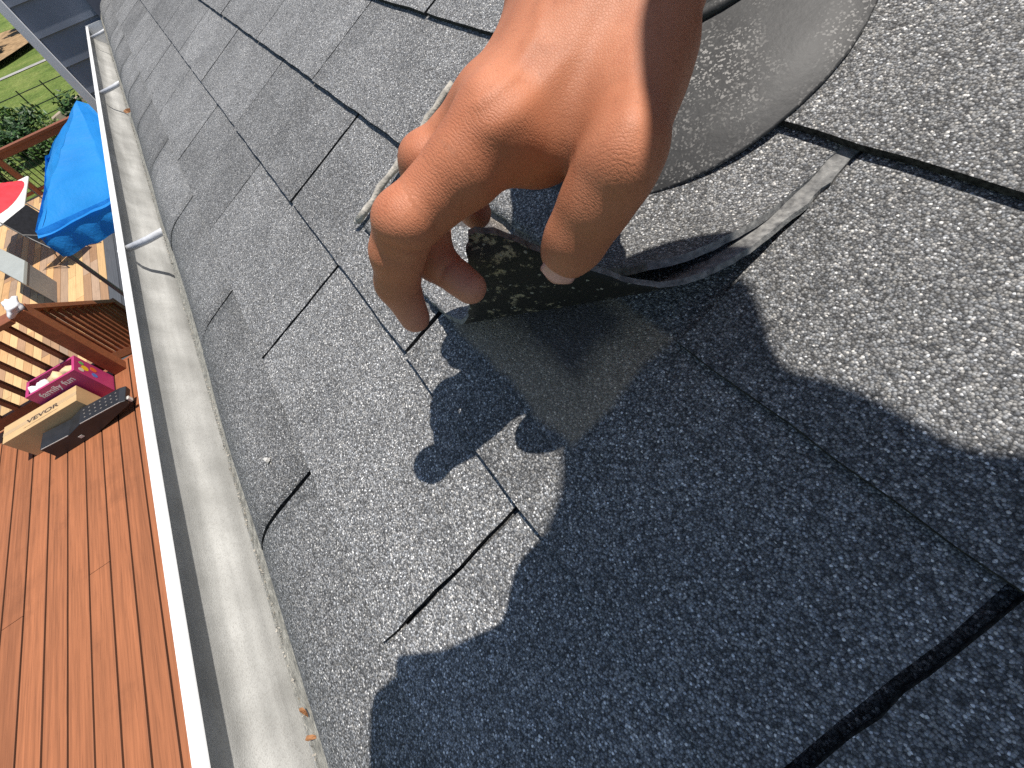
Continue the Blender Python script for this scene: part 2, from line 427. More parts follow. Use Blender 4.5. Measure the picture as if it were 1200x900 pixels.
# gutter (K profile), hangers, drip edge
gut_prof = [(-0.112, -0.082), (-0.1122, -0.196), (-0.170, -0.196), (-0.1715, -0.182), (-0.176, -0.171), (-0.186, -0.161), (-0.197, -0.151), (-0.2035, -0.139), (-0.2045, -0.122), (-0.2045, -0.0935)]
lip_prof = [(-0.2045, -0.0935), (-0.2055, -0.0885), (-0.1925, -0.0880), (-0.1922, -0.0895)]
def extrude(prof, x0, x1, thick, nseg=1):
    v = []; f = []; n = len(prof)
    for s_ in range(nseg + 1):
        x = x0 + (x1 - x0) * s_ / nseg
        for (y, z) in prof: v.append((x, y, z))
    for s_ in range(nseg):
        for i in range(n - 1): f.append((s_ * n + i, s_ * n + i + 1, (s_ + 1) * n + i + 1, (s_ + 1) * n + i))
    return v, f
GX0, GX1 = -2.735, 3.2
g = empty('gutter', (0, 0, 0)); g.parent = house
v_, f_ = extrude(gut_prof, GX0, GX1, 0.001, 60)
v_ = [(x, y + 0.0008 * math.sin(x * 5.1), z + 0.0008 * math.sin(x * 3.7)) for x, y, z in v_]
trough = link('trough', mesh_from('trough', v_, f_, True), MAT['gutter_in'], g)
md = trough.modifiers.new('thick', 'SOLIDIFY'); md.thickness = 0.0012; md.offset = -1
v_, f_ = extrude(lip_prof, GX0, GX1, 0.001, 1)
lip = link('front_lip', mesh_from('front_lip', v_, f_, False), MAT['white_metal'], g)
md = lip.modifiers.new('thick', 'SOLIDIFY'); md.thickness = 0.0014; md.offset = 1
MB().box((GX0 - 0.004, -0.2035, -0.197), (GX0, -0.111, -0.084)).build('end_cap', MAT['white_metal'], g)
MB().add(*extrude([(-0.2062, -0.0925), (-0.2062, -0.125), (-0.2048, -0.141), (-0.199, -0.153), (-0.187, -0.163), (-0.177, -0.173), (-0.1725, -0.183), (-0.172, -0.1985), (-0.111, -0.1985)], GX0, GX1, 0, 1)).build('gutter_face', MAT['white_metal'], g)
for hx, tl in ((-0.045, 0.030), (-1.30, 0.02), (1.2, 0.02), (-2.45, 0.02), (2.45, 0.02)):
    mb = MB().tube([(hx, -0.1955, -0.0985), (hx + tl * 0.5, -0.15, -0.0955), (hx + tl, -0.098, -0.089)], 0.0068, 14)
    h = mb.build('hanger', MAT['hanger'], g, True)
    MB().tube([(hx - 0.003, -0.2085, -0.0985), (hx - 0.001, -0.2065, -0.0985)], 0.0060, 10).build('spike_head', MAT['white_metal'], h)
# drip edge: metal nosing that peeps out under the shingles
v_, f_ = extrude([(-0.070, -0.0395), (-0.1025, -0.0705), (-0.1105, -0.0785), (-0.1105, -0.118)], GX0, GX1, 0, 120)
v_ = [(x, y + random.uniform(-.0004, .0004), z + random.uniform(-.0004, .0004)) for x, y, z in v_]
link('drip_edge', mesh_from('drip_edge', v_, f_, False), MAT['drip'], house)
MB().box((R0, -0.095, -0.30), (R1, -0.072, -0.075)).build('fascia_board', MAT['white_metal'], house)
MB().box((R0, -0.071, -0.30), (R1, 0.42, -0.285)).build('soffit', MAT['white_metal'], house)

# main wall under the eave and the wing wall at the end of the gutter
def siding_wall(parent, name, plank_fn, n, mat):
    wobj = empty(name); wobj.parent = parent
    for k in range(n):
        plank_fn(k).build('siding_board', mat, wobj)
    return wobj
def plank_main(k):
    z0 = -3.6 + k * 0.27
    return MB().hexa([(R0, 0.385, z0), (R1, 0.385, z0), (R1, 0.42, z0), (R0, 0.42, z0)], [(R0, 0.405, z0 + 0.285), (R1, 0.405, z0 + 0.285), (R1, 0.42, z0 + 0.285), (R0, 0.42, z0 + 0.285)])
siding_wall(house, 'main_wall', plank_main, 12, MAT['siding'])
WX = -2.765
def plank_wing(k):
    z0 = -3.6 + (k - 0) * 0.1295 + 0.0385
    return MB().hexa([(WX - 0.03, -0.432, z0), (WX + 0.008, -0.432, z0), (WX + 0.008, 1.6, z0), (WX - 0.03, 1.6, z0)],
                     [(WX - 0.03, -0.432, z0 + 0.133), (WX - 0.004, -0.432, z0 + 0.133), (WX - 0.004, 1.6, z0 + 0.133), (WX - 0.03, 1.6, z0 + 0.133)])
wing = siding_wall(house, 'wing_wall', plank_wing, 33, MAT['siding'])
MB().box((WX - 2.4, -0.428, -3.6), (WX - 0.031, 1.6, 0.66)).build('wall_core', MAT['siding'], wing)
MB().box((WX - 0.06, -0.480, -3.62), (WX + 0.022, -0.4345, 0.68)).build('corner_trim', MAT['trim'], wing, bevel=0.003)
MB().hexa(*[[(WX + 0.0, -0.11, -0.078), (WX + 0.05, -0.11, -0.078), (WX + 0.05, 1.6, 0.634), (WX + 0.0, 1.6, 0.634)],
            [(WX + 0.0, -0.11, 0.012), (WX + 0.014, -0.11, -0.0), (WX + 0.014, 1.6, 0.712), (WX + 0.0, 1.6, 0.724)]]).build('step_flashing', MAT['flashing'], wing)

# ---------------------------------------------------------------- plumbing boot
boot = empty('pipe_boot', rp(0.715, 0.46, 0.0), 'black plastic pipe boot with rounded dusty flange behind the hand', 'pipe boot')
def flange_pts(grow=0.0):
    a0, a1, b0, b1, r = 0.600 - grow, 0.876 + grow, 0.285 - grow, 0.530 + grow, 0.121; out = []
    for cx, cy, s_ in ((a1 - r, b0 + r, -90), (a1 - r, b1 - r, 0), (a0 + r, b1 - r, 90), (a0 + r, b0 + r, 180)):
        rr = r
        for k in range(13):
            an = math.radians(s_ + 90 * k / 12); out.append((cx + rr * math.cos(an), cy + rr * math.sin(an)))
    return out
FP = flange_pts(); hub = (0.712, 0.485); base_l = Vector(boot.location)
rings = []
for fr, h in ((1.0, 0.0028), (1.0, 0.0042), (0.996, 0.0048), (0.85, 0.0085), (0.68, 0.014), (0.58, 0.026), (0.55, 0.033), (0.53, 0.034)):
    rings.append([(hub[0] + (x - hub[0]) * fr, hub[1] + (y - hub[1]) * fr, h - 0.0042 * min(1, max(0, (3 * EXPO - hub[1] - (y - hub[1]) * fr) / 0.07))) for x, y in FP])
def circ(r_, h): return [(hub[0] + r_ * math.cos(math.radians(-90 + 360 * k / len(FP))), hub[1] + r_ * math.sin(math.radians(-90 + 360 * k / len(FP))), h) for k in range(len(FP))]
fm = MB(); n = len(FP)
rr_ = rings[:5]
for ring in rr_: fm.v += [tuple(Vector(rp(*q)) - base_l) for q in ring]
for j in range(len(rr_) - 1):
    for k in range(n): fm.f.append((j * n + k, j * n + (k + 1) % n, (j + 1) * n + (k + 1) % n, (j + 1) * n + k))
fm.f.append(tuple((len(rr_) - 1) * n + k for k in range(n)))
fo = fm.build('flange', MAT['boot'], boot, True)
for name_, prof, mat_ in (('cone', [(0.098, 0.0138), (0.094, 0.0185), (0.088, 0.0195), (0.084, 0.019), (0.078, 0.028), (0.062, 0.075), (0.056, 0.085), (0.050, 0.086)], MAT['boot']),
                          ('collar_ring', [(0.1, 0.0126), (0.105, 0.0126), (0.106, 0.016), (0.1025, 0.0182), (0.0985, 0.0178)], MAT['boot'])):
    cm = MB()
    for r_, h in prof: cm.v += [tuple(Vector(rp(*q)) - base_l) for q in circ(r_, h)]
    for j in range(len(prof) - 1):
        for k in range(n): cm.f.append((j * n + k, j * n + (k + 1) % n, (j + 1) * n + (k + 1) % n, (j + 1) * n + k))
    cm.build(name_, mat_, boot, True)
pc = Vector(rp(hub[0], hub[1], 0.05)) - base_l
MB().tube([pc, pc + Vector((0, 0, 0.30))], 0.046, 28).build('vent_pipe', MAT['pipe'], boot, True)

# ---------------------------------------------------------------- upper deck, railing, stairs
deck = empty('upper_deck', (-0.8, -1.8, ZD), 'red stained wooden deck below the gutter', 'deck')
BW = 0.1445; Y0 = -2.375 - 8 * BW
def dbox(parent, lo, hi, name, mat, bevel=0.0025):
    l = parent.location
    return MB().box([a - b for a, b in zip(lo, l)], [a - b for a, b in zip(hi, l)]).build(name, mat, parent, bevel=bevel)
for k in range(24):
    y = Y0 + k * BW
    cuts = [-3.28, 2.4]
    if k == 8: cuts = [-3.28, -1.255, 2.4]
    elif k == 4: cuts = [-3.28, -1.285, 2.4]
    elif k in (2, 13, 17): cuts = [-3.28, random.uniform(-0.5, 1.2), 2.4]
    for a, b in zip(cuts[:-1], cuts[1:]):
        dbox(deck, (a + 0.0015, y + 0.0058, ZD - 0.065 - random.uniform(0, .001)), (b - 0.0015, y + BW - 0.0058, ZD - random.uniform(0, .0015)), 'deck_board', MAT['red_deck'])
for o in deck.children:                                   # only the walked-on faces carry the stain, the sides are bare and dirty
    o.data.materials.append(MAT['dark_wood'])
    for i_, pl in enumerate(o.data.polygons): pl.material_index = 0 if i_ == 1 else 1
dbox(deck, (-3.31, Y0, ZD - 0.26), (-3.283, Y0 + 24 * BW, ZD - 0.002), 'rim_board', MAT['red_rail'])
for k in range(12):
    x = -3.2 + k * 0.5
    dbox(deck, (x, Y0 + 0.02, ZD - 0.26), (x + 0.04, Y0 + 24 * BW - 0.02, ZD - 0.07), 'joist', MAT['dark_wood'], 0)
for (x, y) in ((-3.2, Y0 + 0.1), (2.2, Y0 + 0.1), (-3.2, -0.7), (2.2, -0.7)):
    dbox(deck, (x, y, ZG - 0.2), (x + 0.1, y + 0.1, ZD - 0.261), 'support_post', MAT['dark_wood'], 0)

PB = (-3.20, -2.02); PT = ZD + 0.80
rail = empty('deck_railing', (PB[0], PB[1], ZD), 'red wooden railing with a capped corner post beside the boxes', 'railing')
dbox(rail, (PB[0] - 0.055, PB[1] - 0.055, ZD), (PB[0] + 0.055, PB[1] + 0.055, PT), 'post', MAT['red_rail'], 0.004)
dbox(rail, (PB[0] - 0.075, PB[1] - 1.75, PT - 0.045), (PB[0] + 0.075, PB[1] - 0.056, PT - 0.007), 'top_rail', MAT['red_rail'], 0.004)
dbox(rail, (PB[0] - 0.02, PB[1] - 1.75, ZD + 0.07), (PB[0] + 0.02, PB[1] - 0.056, ZD + 0.16), 'bottom_rail', MAT['red_rail'], 0.003)
for k in range(11):
    y = PB[1] - 0.16 - k * 0.15
    dbox(rail, (PB[0] - 0.02, y - 0.02, ZD + 0.1605), (PB[0] + 0.02, y + 0.02, PT - 0.046), 'baluster', MAT['red_rail'], 0.003)

stairs = empty('deck_stairs', (-4.1, -1.5, ZL), 'red wooden stairs from the red deck down to the tan deck', 'stairs')
NS = 6; RUN = 0.30; RISE = (ZD - ZL) / NS; SY0, SY1 = -2.02, -0.9
for k in range(1, NS):
    x = -3.31 - (k - 1) * RUN; z = ZD - k * RISE
    dbox(stairs, (x - 0.30, SY0, z - 0.035), (x - 0.005, SY1, z), 'tread', MAT['red_deck'])
for y in (SY0 - 0.045, SY1 + 0.003):
    l = stairs.location; xa, xb = -3.312, -3.31 - NS * RUN
    mb = MB(); q = lambda x, z, yy: (x - l[0], yy - l[1], z - l[2])
    mb.hexa([q(xa, ZD - 0.30, y), q(xa, ZD - 0.30, y + 0.04), q(xa, ZD - 0.02, y + 0.04), q(xa, ZD - 0.02, y)], [q(xb, ZL + 0.002, y), q(xb, ZL + 0.002, y + 0.04), q(xb, ZL + 0.2, y + 0.04), q(xb, ZL + 0.2, y)])
    mb.build('stringer', MAT['red_rail'], stairs)
srail = empty('stair_railing', (-4.9, -2.1, ZL), 'sloping red stair railing with slim balusters, half hidden by the gutter', 'railing')
A_ = Vector((-3.19 - 0.06, -2.03, PT - 0.03)); B_ = Vector((-4.93, -2.26, -2.31)); l = Vector(srail.location)
def hbar(a, b, wd, ht, name, mat): return MB().bar(Vector(a) - l, Vector(b) - l, wd, ht).build(name, mat, srail, bevel=0.003)
hbar(A_, B_, 0.10, 0.045, 'top_rail', MAT['red_rail'])
hbar((B_.x, B_.y, ZL + 0.002), (B_.x, B_.y, B_.z + 0.02), 0.10, 0.10, 'newel_post', MAT['red_rail'])
A2 = Vector((A_.x, A_.y, ZD + 0.1)); B2 = Vector((B_.x, B_.y, ZL + 0.22))
hbar(A2, B2, 0.05, 0.07, 'bottom_rail', MAT['red_rail'])
for k in range(12):
    f = (k + 0.6) / 12.2
    hbar(A2.lerp(B2, f) + Vector((0, 0, .03)), A_.lerp(B_, f) - Vector((0, 0, .02)), 0.032, 0.032, 'baluster', MAT['red_rail'])

# ---------------------------------------------------------------- lower deck
ldeck = empty('lower_deck', (-8.5, -3.0, ZL), 'sunlit lower deck of mixed tan boards edged with charcoal boards', 'deck')
for k in range(26):
    y = -6.6 + k * 0.135; x = -13.4 + random.uniform(-1.0, 0)
    while x < -5.1:
        ln = random.choice([0.9, 1.2, 1.8, 2.4]) ; a = max(x, -13.4); b = min(x + ln, -5.1)
        if b - a > 0.1: dbox(ldeck, (a + .002, y + .003, ZL - .03), (b - .002, y + .132, ZL - random.uniform(0, .002)), 'deck_board', random.choice(TAN), 0)
        x += ln
for k in range(10):
    y = -3.09 + k * 0.19
    dbox(ldeck, (-13.4, y + .004, ZL - .03), (-5.1, y + .186, ZL - random.uniform(0, .002)), 'charcoal_board', MAT['grey_deck'], 0)
dbox(ldeck, (-13.45, -6.65, ZL - 0.3), (-5.05, -1.15, ZL - 0.0305), 'frame', MAT['dark_wood'], 0)
lr = empty('garden_railing', (-13.3, -4, ZL), 'red topped deck railing with thin black metal balusters by the garden', 'railing')
MAT['black_metal'] = simple('black_metal', (0.012, 0.012, 0.013), 0.45, 0.2, 20)
dbox(lr, (-13.40, -6.6, ZL + 0.92), (-13.24, -2.35, ZL + 0.97), 'top_rail', MAT['red_rail'], 0.004)
dbox(lr, (-13.345, -6.6, ZL + 0.80), (-13.295, -2.47, ZL + 0.9195), 'under_rail', MAT['red_rail'], 0.004)
dbox(lr, (-13.345, -6.6, ZL + 0.07), (-13.295, -2.47, ZL + 0.13), 'bottom_rail', MAT['red_rail'], 0.004)
for y in (-6.55, -4.4, -2.41): dbox(lr, (-13.375, y - 0.055, ZL), (-13.265, y + 0.055, ZL + 0.9195), 'post', MAT['red_rail'], 0.004)
for k in range(37):
    y = -6.45 + k * 0.11
    MB().tube([(-0.02, y + 4, 0.1305), (-0.02, y + 4, 0.7995)], 0.011, 6).build('baluster', MAT['black_metal'], lr)

# ---------------------------------------------------------------- blue canopy over the lower deck
t = NT('blue_canvas'); p = t.pos(); t.base(t.ramp(t.noise(p, 1.5, 3), [(0.3, (0.012, 0.24, 0.66)), (0.7, (0.025, 0.33, 0.84))])); t.rough(0.6, 0.4)
t.bump(t.math('ADD', t.noise(t.pos((3, 9, 3)), 1.0, 4), t.noise(p, 12, 3)), 0.5, 0.02); 
tr = t.n('BsdfTranslucent'); tr.inputs['Color'].default_value = (0.03, 0.34, 0.85, 1); ms = t.n('MixShader'); ms.inputs[0].default_value = 0.35
t.l(t.b.outputs[0], ms.inputs[1]); t.l(tr.outputs[0], ms.inputs[2]); t.l(ms.outputs[0], t.t.nodes['Material Output'].inputs['Surface']); MAT['canvas'] = t.m
can = empty('canopy', (-5.5, -1.25, ZL), 'blue canvas canopy tent with short valance over the lower deck', 'canopy')
X0, X1, Ya, Yb, ZC = -6.57, -4.41, -1.93, -0.62, -1.30; PK = (-6.35, -1.12, -0.92)
l = Vector(can.location); cs = [(X1, Ya), (X0, Ya), (X0, Yb), (X1, Yb)]
for i in range(4):
    (xa, ya), (xb, yb) = cs[i], cs[(i + 1) % 4]; vs_ = []; fs_ = []; nn = 40; mm = 24
    for j in range(mm + 1):
        for k in range(nn + 1):
            a = Vector((xa, ya, ZC)).lerp(Vector((xb, yb, ZC)), k / nn); q = a.lerp(Vector(PK), j / mm)
            e = min(k, nn - k) / (nn / 2)
            q.z -= 0.07 * e * math.sin(math.pi * j / mm) - 0.03 * noise.noise(q * 2.2) - 0.022 * noise.noise(q * 5.5) - 0.014 * math.sin(9.0 * math.atan2(q.x - xa, abs(q.y - ya) + abs(q.z - ZC) + .01)) * (1 - j / mm)
            if j == 0: q.z -= 0.03 * e
            vs_.append(q - l)
    for j in range(mm):
        for k in range(nn): fs_.append((j * (nn + 1) + k, j * (nn + 1) + k + 1, (j + 1) * (nn + 1) + k + 1, (j + 1) * (nn + 1) + k))
    link('roof_panel', mesh_from('roof_panel', vs_, fs_, True), MAT['canvas'], can)
    vs_ = []; fs_ = []
    for j in range(4):
        for k in range(nn + 1):
            a = Vector((xa, ya, ZC)).lerp(Vector((xb, yb, ZC)), k / nn); e = min(k, nn - k) / (nn / 2)
            out = Vector((a.x - PK[0], a.y - PK[1], 0)).normalized()
            a.z -= 0.03 * e + 0.22 * j / 3 - (0.045 if j == 0 else 0.0); a += out * (0.03 * math.sin(k * 0.8 + i) * j / 3 + 0.006 * (j > 0) - 0.05 * (j == 0))
            vs_.append(a - l)
    for j in range(3):
        for k in range(nn): fs_.append((j * (nn + 1) + k, j * (nn + 1) + k + 1, (j + 1) * (nn + 1) + k + 1, (j + 1) * (nn + 1) + k))
    link('valance', mesh_from('valance', vs_, fs_, True), MAT['canvas'], can)
MAT['grey_metal'] = simple('grey_metal', (0.16, 0.15, 0.14), 0.45, 0.15, 20)
for x, y in cs:
    sx = 0.03 if x == X0 else -0.03; sy = 0.03 if y == Ya else -0.03
    MB().bar(Vector((x + sx, y + sy, ZL + 0.002)) - l, Vector((x + sx, y + sy, ZC - 0.02)) - l, 0.032, 0.032).build('leg', MAT['grey_metal'], can)

# ---------------------------------------------------------------- things on the lower deck
MAT['table_white'] = simple('white_table_plastic', (0.70, 0.68, 0.62), 0.5, 0.06, 8)
tb = empty('folding_table', (-10.7, -4.3, ZL), 'white plastic folding table with a red cover on it, at the lower deck', 'table')
MB().box((-1.0, -0.45, 0.71), (0.92, 0.54, 0.75)).build('table_top', MAT['table_white'], tb, bevel=0.02)
for sx in (-0.8, 0.75):
    for sy in (-0.35, 0.42): MB().tube([(sx, sy, 0.002), (sx, sy, 0.709)], 0.014, 8).build('leg', MAT['grey_metal'], tb)
MAT['red_cloth'] = simple('red_cloth', (0.62, 0.03, 0.04), 0.65, 0.25, 5, 0.3, 0.6, 18)
vs_ = []; fs_ = []; nn = 28
for j in range(9):
    for k in range(nn):
        a = 2 * math.pi * k / nn; rr = (0.62 * j / 8) * (1 + 0.08 * math.sin(3 * a + 1))
        vs_.append((rr * math.cos(a) * 1.15, rr * math.sin(a) * 0.8, 0.004 + (0.15 * (1 - (j / 8) ** 2) + 0.02 * math.sin(5 * a) * (j / 8)) * (1 if j < 8 else 0) + (0.02 if j in (3, 5) else 0)))
for j in range(8):
    for k in range(nn): fs_.append((j * nn + k, (j + 1) * nn + k, (j + 1) * nn + (k + 1) % nn, j * nn + (k + 1) % nn))
rc = link('red_cover', mesh_from('red_cover', vs_, fs_, True), MAT['red_cloth']); rc.location = (-11.05, -4.28, ZL + 0.751)
tag(rc, 'crumpled red cover lying on the white folding table', 'cover')

MAT['grey_green'] = simple('grey_lid', (0.33, 0.345, 0.32), 0.5, 0.06, 6)
db = empty('storage_box', (-8.4, -4.3, ZL), 'pale grey lidded storage box on the tan deck', 'storage box')
l = Vector(db.location); Q = [Vector((-7.81, -3.93, 0)), Vector((-8.61, -3.95, 0)), Vector((-9.75, -4.50, 0)), Vector((-8.95, -4.48, 0))]
def slab(q, z0, z1, s=1.0):
    c_ = sum(q, Vector()) / 4; f = lambda z: [Vector((c_.x + (a.x - c_.x) * s - l.x, c_.y + (a.y - c_.y) * s - l.y, z - l.z)) for a in q]
    m = MB(); m.hexa(f(z0), f(z1)); return m
slab(Q, ZL + 0.44, ZL + 0.50).build('lid', MAT['grey_green'], db, bevel=0.01)
slab(Q, ZL + 0.002, ZL + 0.439, 0.94).build('box_body', MAT['grey_metal'], db)

MAT['black_fabric'] = simple('black_fabric', (0.018, 0.018, 0.022), 0.85, 0.3, 25, 0.3, 0.5, 60)
MAT['white_cloth'] = simple('white_cloth', (0.72, 0.72, 0.74), 0.8, 0.08, 20, 0.2, 0.8, 30)
def camp_chair(loc, rz, label, seatmat):
    c_ = empty('camp_chair', loc, label, 'chair', 'folding chairs beside the canopy'); c_.rotation_euler = (0, 0, rz)
    MB().hexa([(-.25, -.22, .40), (.25, -.22, .40), (.25, .22, .37), (-.25, .22, .37)], [(-.25, -.22, .42), (.25, -.22, .42), (.25, .22, .39), (-.25, .22, .39)]).build('seat', seatmat, c_)
    MB().hexa([(-.25, .23, .42), (.25, .23, .42), (.25, .25, .42), (-.25, .25, .42)], [(-.25, .36, .85), (.25, .36, .85), (.25, .38, .85), (-.25, .38, .85)]).build('backrest', seatmat, c_)
    for sx in (-.27, .27):
        MB().tube([(sx, -.26, .003), (sx, .25, .62), (sx, .37, .88)], 0.011, 6).build('frame_tube', MAT['grey_metal'], c_)
        MB().tube([(sx, .28, .003), (sx, -.24, .60), (sx, .22, .62)], 0.011, 6).build('frame_tube', MAT['grey_metal'], c_)
    return c_
camp_chair((-10.3, -3.05, ZL), 0.4, 'black fabric folding chair nearest the white table', MAT['black_fabric'])
camp_chair((-9.25, -3.5, ZL), 2.3, 'black folding chair in front of the canopy corner, beside the grey storage box', MAT['black_fabric'])
def lump(name, loc, size, mat, label, cat, seed, amp=0.35):
    bm = bmesh.new(); bmesh.ops.create_icosphere(bm, subdivisions=3, radius=1.0)
    for v in bm.verts:
        q = v.co.copy(); v.co *= 1 + amp * noise.noise(q * 1.6 + Vector((seed, 0, 0))) + 0.15 * noise.noise(q * 4 + Vector((0, seed, 0)))
        v.co = Vector((v.co.x * size[0], v.co.y * size[1], max(0.0, (v.co.z + 0.75)) * size[2]))
    me = bpy.data.meshes.new(name); bm.to_mesh(me); bm.free(); me.polygons.foreach_set('use_smooth', [True] * len(me.polygons))
    o = link(name, me, mat); o.location = loc; return tag(o, label, cat)
lump('white_bag', (-11.7, -3.55, ZL + 0.003), (.34, .22, .26), MAT['white_cloth'], 'crumpled white plastic bag between the table and the canopy', 'bag', 3)
lump('dark_bag', (-12.4, -3.35, ZL + 0.003), (.36, .26, .30), MAT['black_fabric'], 'dark navy bag behind the white bag', 'bag', 8)
lump('grey_sack', (-10.9, -3.62, ZL + 0.003), (.30, .16, .22), simple('grey_sack', (0.25, 0.26, 0.27), 0.8, 0.2, 10), 'grey sack on the floor beside the white table', 'sack', 12)
lump('red_bag', (-9.75, -3.55, ZL + 0.003), (.18, .14, .20), MAT['red_cloth'], 'small dark red bag under the canopy edge', 'bag', 17)
lump('white_gloves', (PB[0] + 0.0, PB[1] + 0.01, PT + 0.001), (.095, .05, .045), MAT['white_cloth'], 'white crumpled gloves left on top of the red corner post', 'gloves', 21, 0.7)

# ---------------------------------------------------------------- boxes on the upper deck
MAT['card'] = simple('cardboard', (0.50, 0.34, 0.175), 0.8, 0.08, 10, 0.25)
MAT['ink'] = simple('dark_print', (0.06, 0.04, 0.03), 0.7, 0.05, 10)
cb = empty('cardboard_box', (-2.805, -2.48, ZD), 'long tan cardboard box with dark printed lettering, lying on the red deck', 'box')
MB().box((-0.098, -0.295, 0.0005), (0.098, 0.295, 0.235)).build('carton', MAT['card'], cb, bevel=0.002)
MB().box((-0.020, -0.296, 0.2352), (0.022, 0.296, 0.2357)).build('tape', simple('tape', (0.46, 0.33, 0.19), 0.35, 0.05, 10), cb)
def text(body, size, loc, rot, mat, parent, name='printed_lettering', sx=1.0, bold=0.0):
    cu = bpy.data.curves.new(name, 'FONT'); cu.body = body; cu.size = size; cu.align_x = 'CENTER'; cu.align_y = 'CENTER'; cu.extrude = 0.0003; cu.offset = bold
    tmp = bpy.data.objects.new(name, cu); me = bpy.data.meshes.new_from_object(tmp); bpy.data.objects.remove(tmp)
    me.materials.clear(); o = link(name, me, mat, parent); o.location = loc; o.rotation_euler = rot; o.scale = (sx, 1, 1)
    return o
text('VEVOR', 0.065, (0.01, 0.02, 0.2362), (0, 0, math.pi / 2), MAT['ink'], cb, sx=1.25, bold=0.0015)
MB().box((0.058, -0.13, 0.2352), (0.061, 0.14, 0.2356)).build('printed_line', MAT['ink'], cb)

MAT['pink'] = simple('magenta_card', (0.42, 0.04, 0.15), 0.5, 0.12, 8, 0.5)
pb = empty('toy_box', (-3.03, -2.33, ZD), 'magenta toy box with clear window and white lettering behind the cardboard box', 'box')
bx0, bx1, by0, by1, H = -0.11, 0.095, -0.16, 0.24, 0.33
for nm, lo, hi in (('back_panel', (bx0, by0, .0005), (bx0 + .004, by1, H)), ('front_panel', (bx1 - .004, by0, .0005), (bx1, by1, H - .0)), ('end_panel', (bx0 + .0045, by0, .0005), (bx1 - .0045, by0 + .004, H)),
                   ('end_panel', (bx0 + .0045, by1 - .004, .0005), (bx1 - .0045, by1, H)), ('bottom_panel', (bx0 + .0045, by0 + .0045, .0005), (bx1 - .0045, by1 - .0045, .004))):
    MB().box(lo, hi).build(nm, MAT['pink'], pb)
for nm, lo, hi in (('window_frame', (bx0, by0, H + .0005), (bx0 + .022, by1, H + .006)), ('window_frame', (bx1 - .022, by0, H + .0005), (bx1, by1, H + .006)), ('window_frame', (bx0 + .0225, by0, H + .0005), (bx1 - .0225, by0 + .022, H + .006)),
                   ('window_frame', (bx0 + .0225, by1 - .022, H + .0005), (bx1 - .0225, by1, H + .006))):
    MB().box(lo, hi).build(nm, MAT['pink'], pb)
MAT['cream'] = simple('cream_toy', (0.62, 0.46, 0.27), 0.6, 0.25, 14)
for k, (yy, sz, m_) in enumerate(((0.10, .055, 'cream'), (0.0, .06, 'cream'), (-0.11, .05, 'white_cloth'), (-0.18, .04, 'white_cloth'))):
    bm = bmesh.new(); bmesh.ops.create_icosphere(bm, subdivisions=2, radius=1)
    for v in bm.verts: v.co = v.co * (1 + .5 * noise.noise(v.co * 1.7 + Vector((k * 5, 0, 0)))); v.co = Vector((v.co.x * .055, v.co.y * sz, v.co.z * .06))
    me = bpy.data.meshes.new('toy'); bm.to_mesh(me); bm.free(); me.polygons.foreach_set('use_smooth', [True] * len(me.polygons))
    o = link('toy', me, MAT[m_], pb); o.location = (-0.005, yy + 0.05, H - 0.045)
MB().box((bx0 + .005, by0 + .005, H - .12), (bx1 - .005, by1 - .005, H - .11)).build('inner_tray', MAT['table_white'], pb)
text('family fun', 0.07, (bx1 + .0006, 0.04, H - 0.05), (math.pi / 2, 0, math.pi / 2), MAT['white_cloth'], pb, bold=0.001)
for k, (c_, yy, zz, r_) in enumerate((((.85, .55, .03), .0, .25, .03), ((.10, .20, .55), .03, .17, .025), ((.75, .16, .04), -.04, .18, .028), ((.70, .66, .55), .045, .28, .022), ((.15, .45, .12), -.045, .28, .02))):
    MB().tube([(-0.005 + yy, by1 + .0002, zz), (-0.005 + yy, by1 + .0008 + k * .0002, zz)], r_, 14).build('printed_picture', simple('print_%d' % k, c_, 0.4, 0.1), pb)

MAT['black_plastic'] = simple('black_plastic', (0.020, 0.022, 0.026), 0.35, 0.2, 14, 0.5)
bl = empty('black_panel', (-2.60, -2.24, ZD), 'black plastic wedge shaped holder with rows of holes in front of the cardboard box', 'holder')
prof = [(-0.32, 0.0005), (0.0, 0.0005), (0.36, 0.085), (0.37, 0.135), (0.33, 0.150), (0.02, 0.170), (-0.10, 0.135), (-0.31, 0.155)]
mb = MB(); n = len(prof)
mb.v = [(-0.085 + 0.10 * 0, y, z) for y, z in prof] + [(0.075, y - 0.03, z * 0.93 + 0.0002) for y, z in prof]
mb.f = [tuple(range(n)), tuple(range(n, 2 * n))[::-1]] + [(i, n + i, n + (i + 1) % n, (i + 1) % n) for i in range(n)]
mb.build('shell', MAT['black_plastic'], bl, bevel=0.004)
MAT['light_edge'] = simple('light_edge', (0.55, 0.54, 0.5), 0.4, 0.1)
MB().bar((0.0775, 0.0, 0.1585), (0.0775, 0.31, 0.139), 0.003, 0.006).build('front_trim', MAT['light_edge'], bl)
MB().bar((0.0775, -0.33, 0.142), (0.0775, -0.135, 0.125), 0.003, 0.006).build('front_trim', MAT['light_edge'], bl)
MB().box((0.076, -0.115, 0.045), (0.0785, -0.085, 0.07)).build('sticker', MAT['light_edge'], bl)
MB().box((0.02, 0.345, 0.075), (0.055, 0.362, 0.115)).build('clip', MAT['light_edge'], bl)
MAT['hole'] = simple('hole_black', (0.004, 0.004, 0.004), 0.8, 0.0)
for r_ in range(3):
    for k in range(7):
        yy = 0.04 + k * 0.042; xx = -0.05 + r_ * 0.04; zz = 0.1695 - (yy - 0.02) * 0.0645 - (xx + .085) / .16 * 0.0118
        MB().tube([(xx, yy, zz - .002), (xx, yy, zz + .0012)], 0.007, 8).build('hole', MAT['grey_metal'], bl)

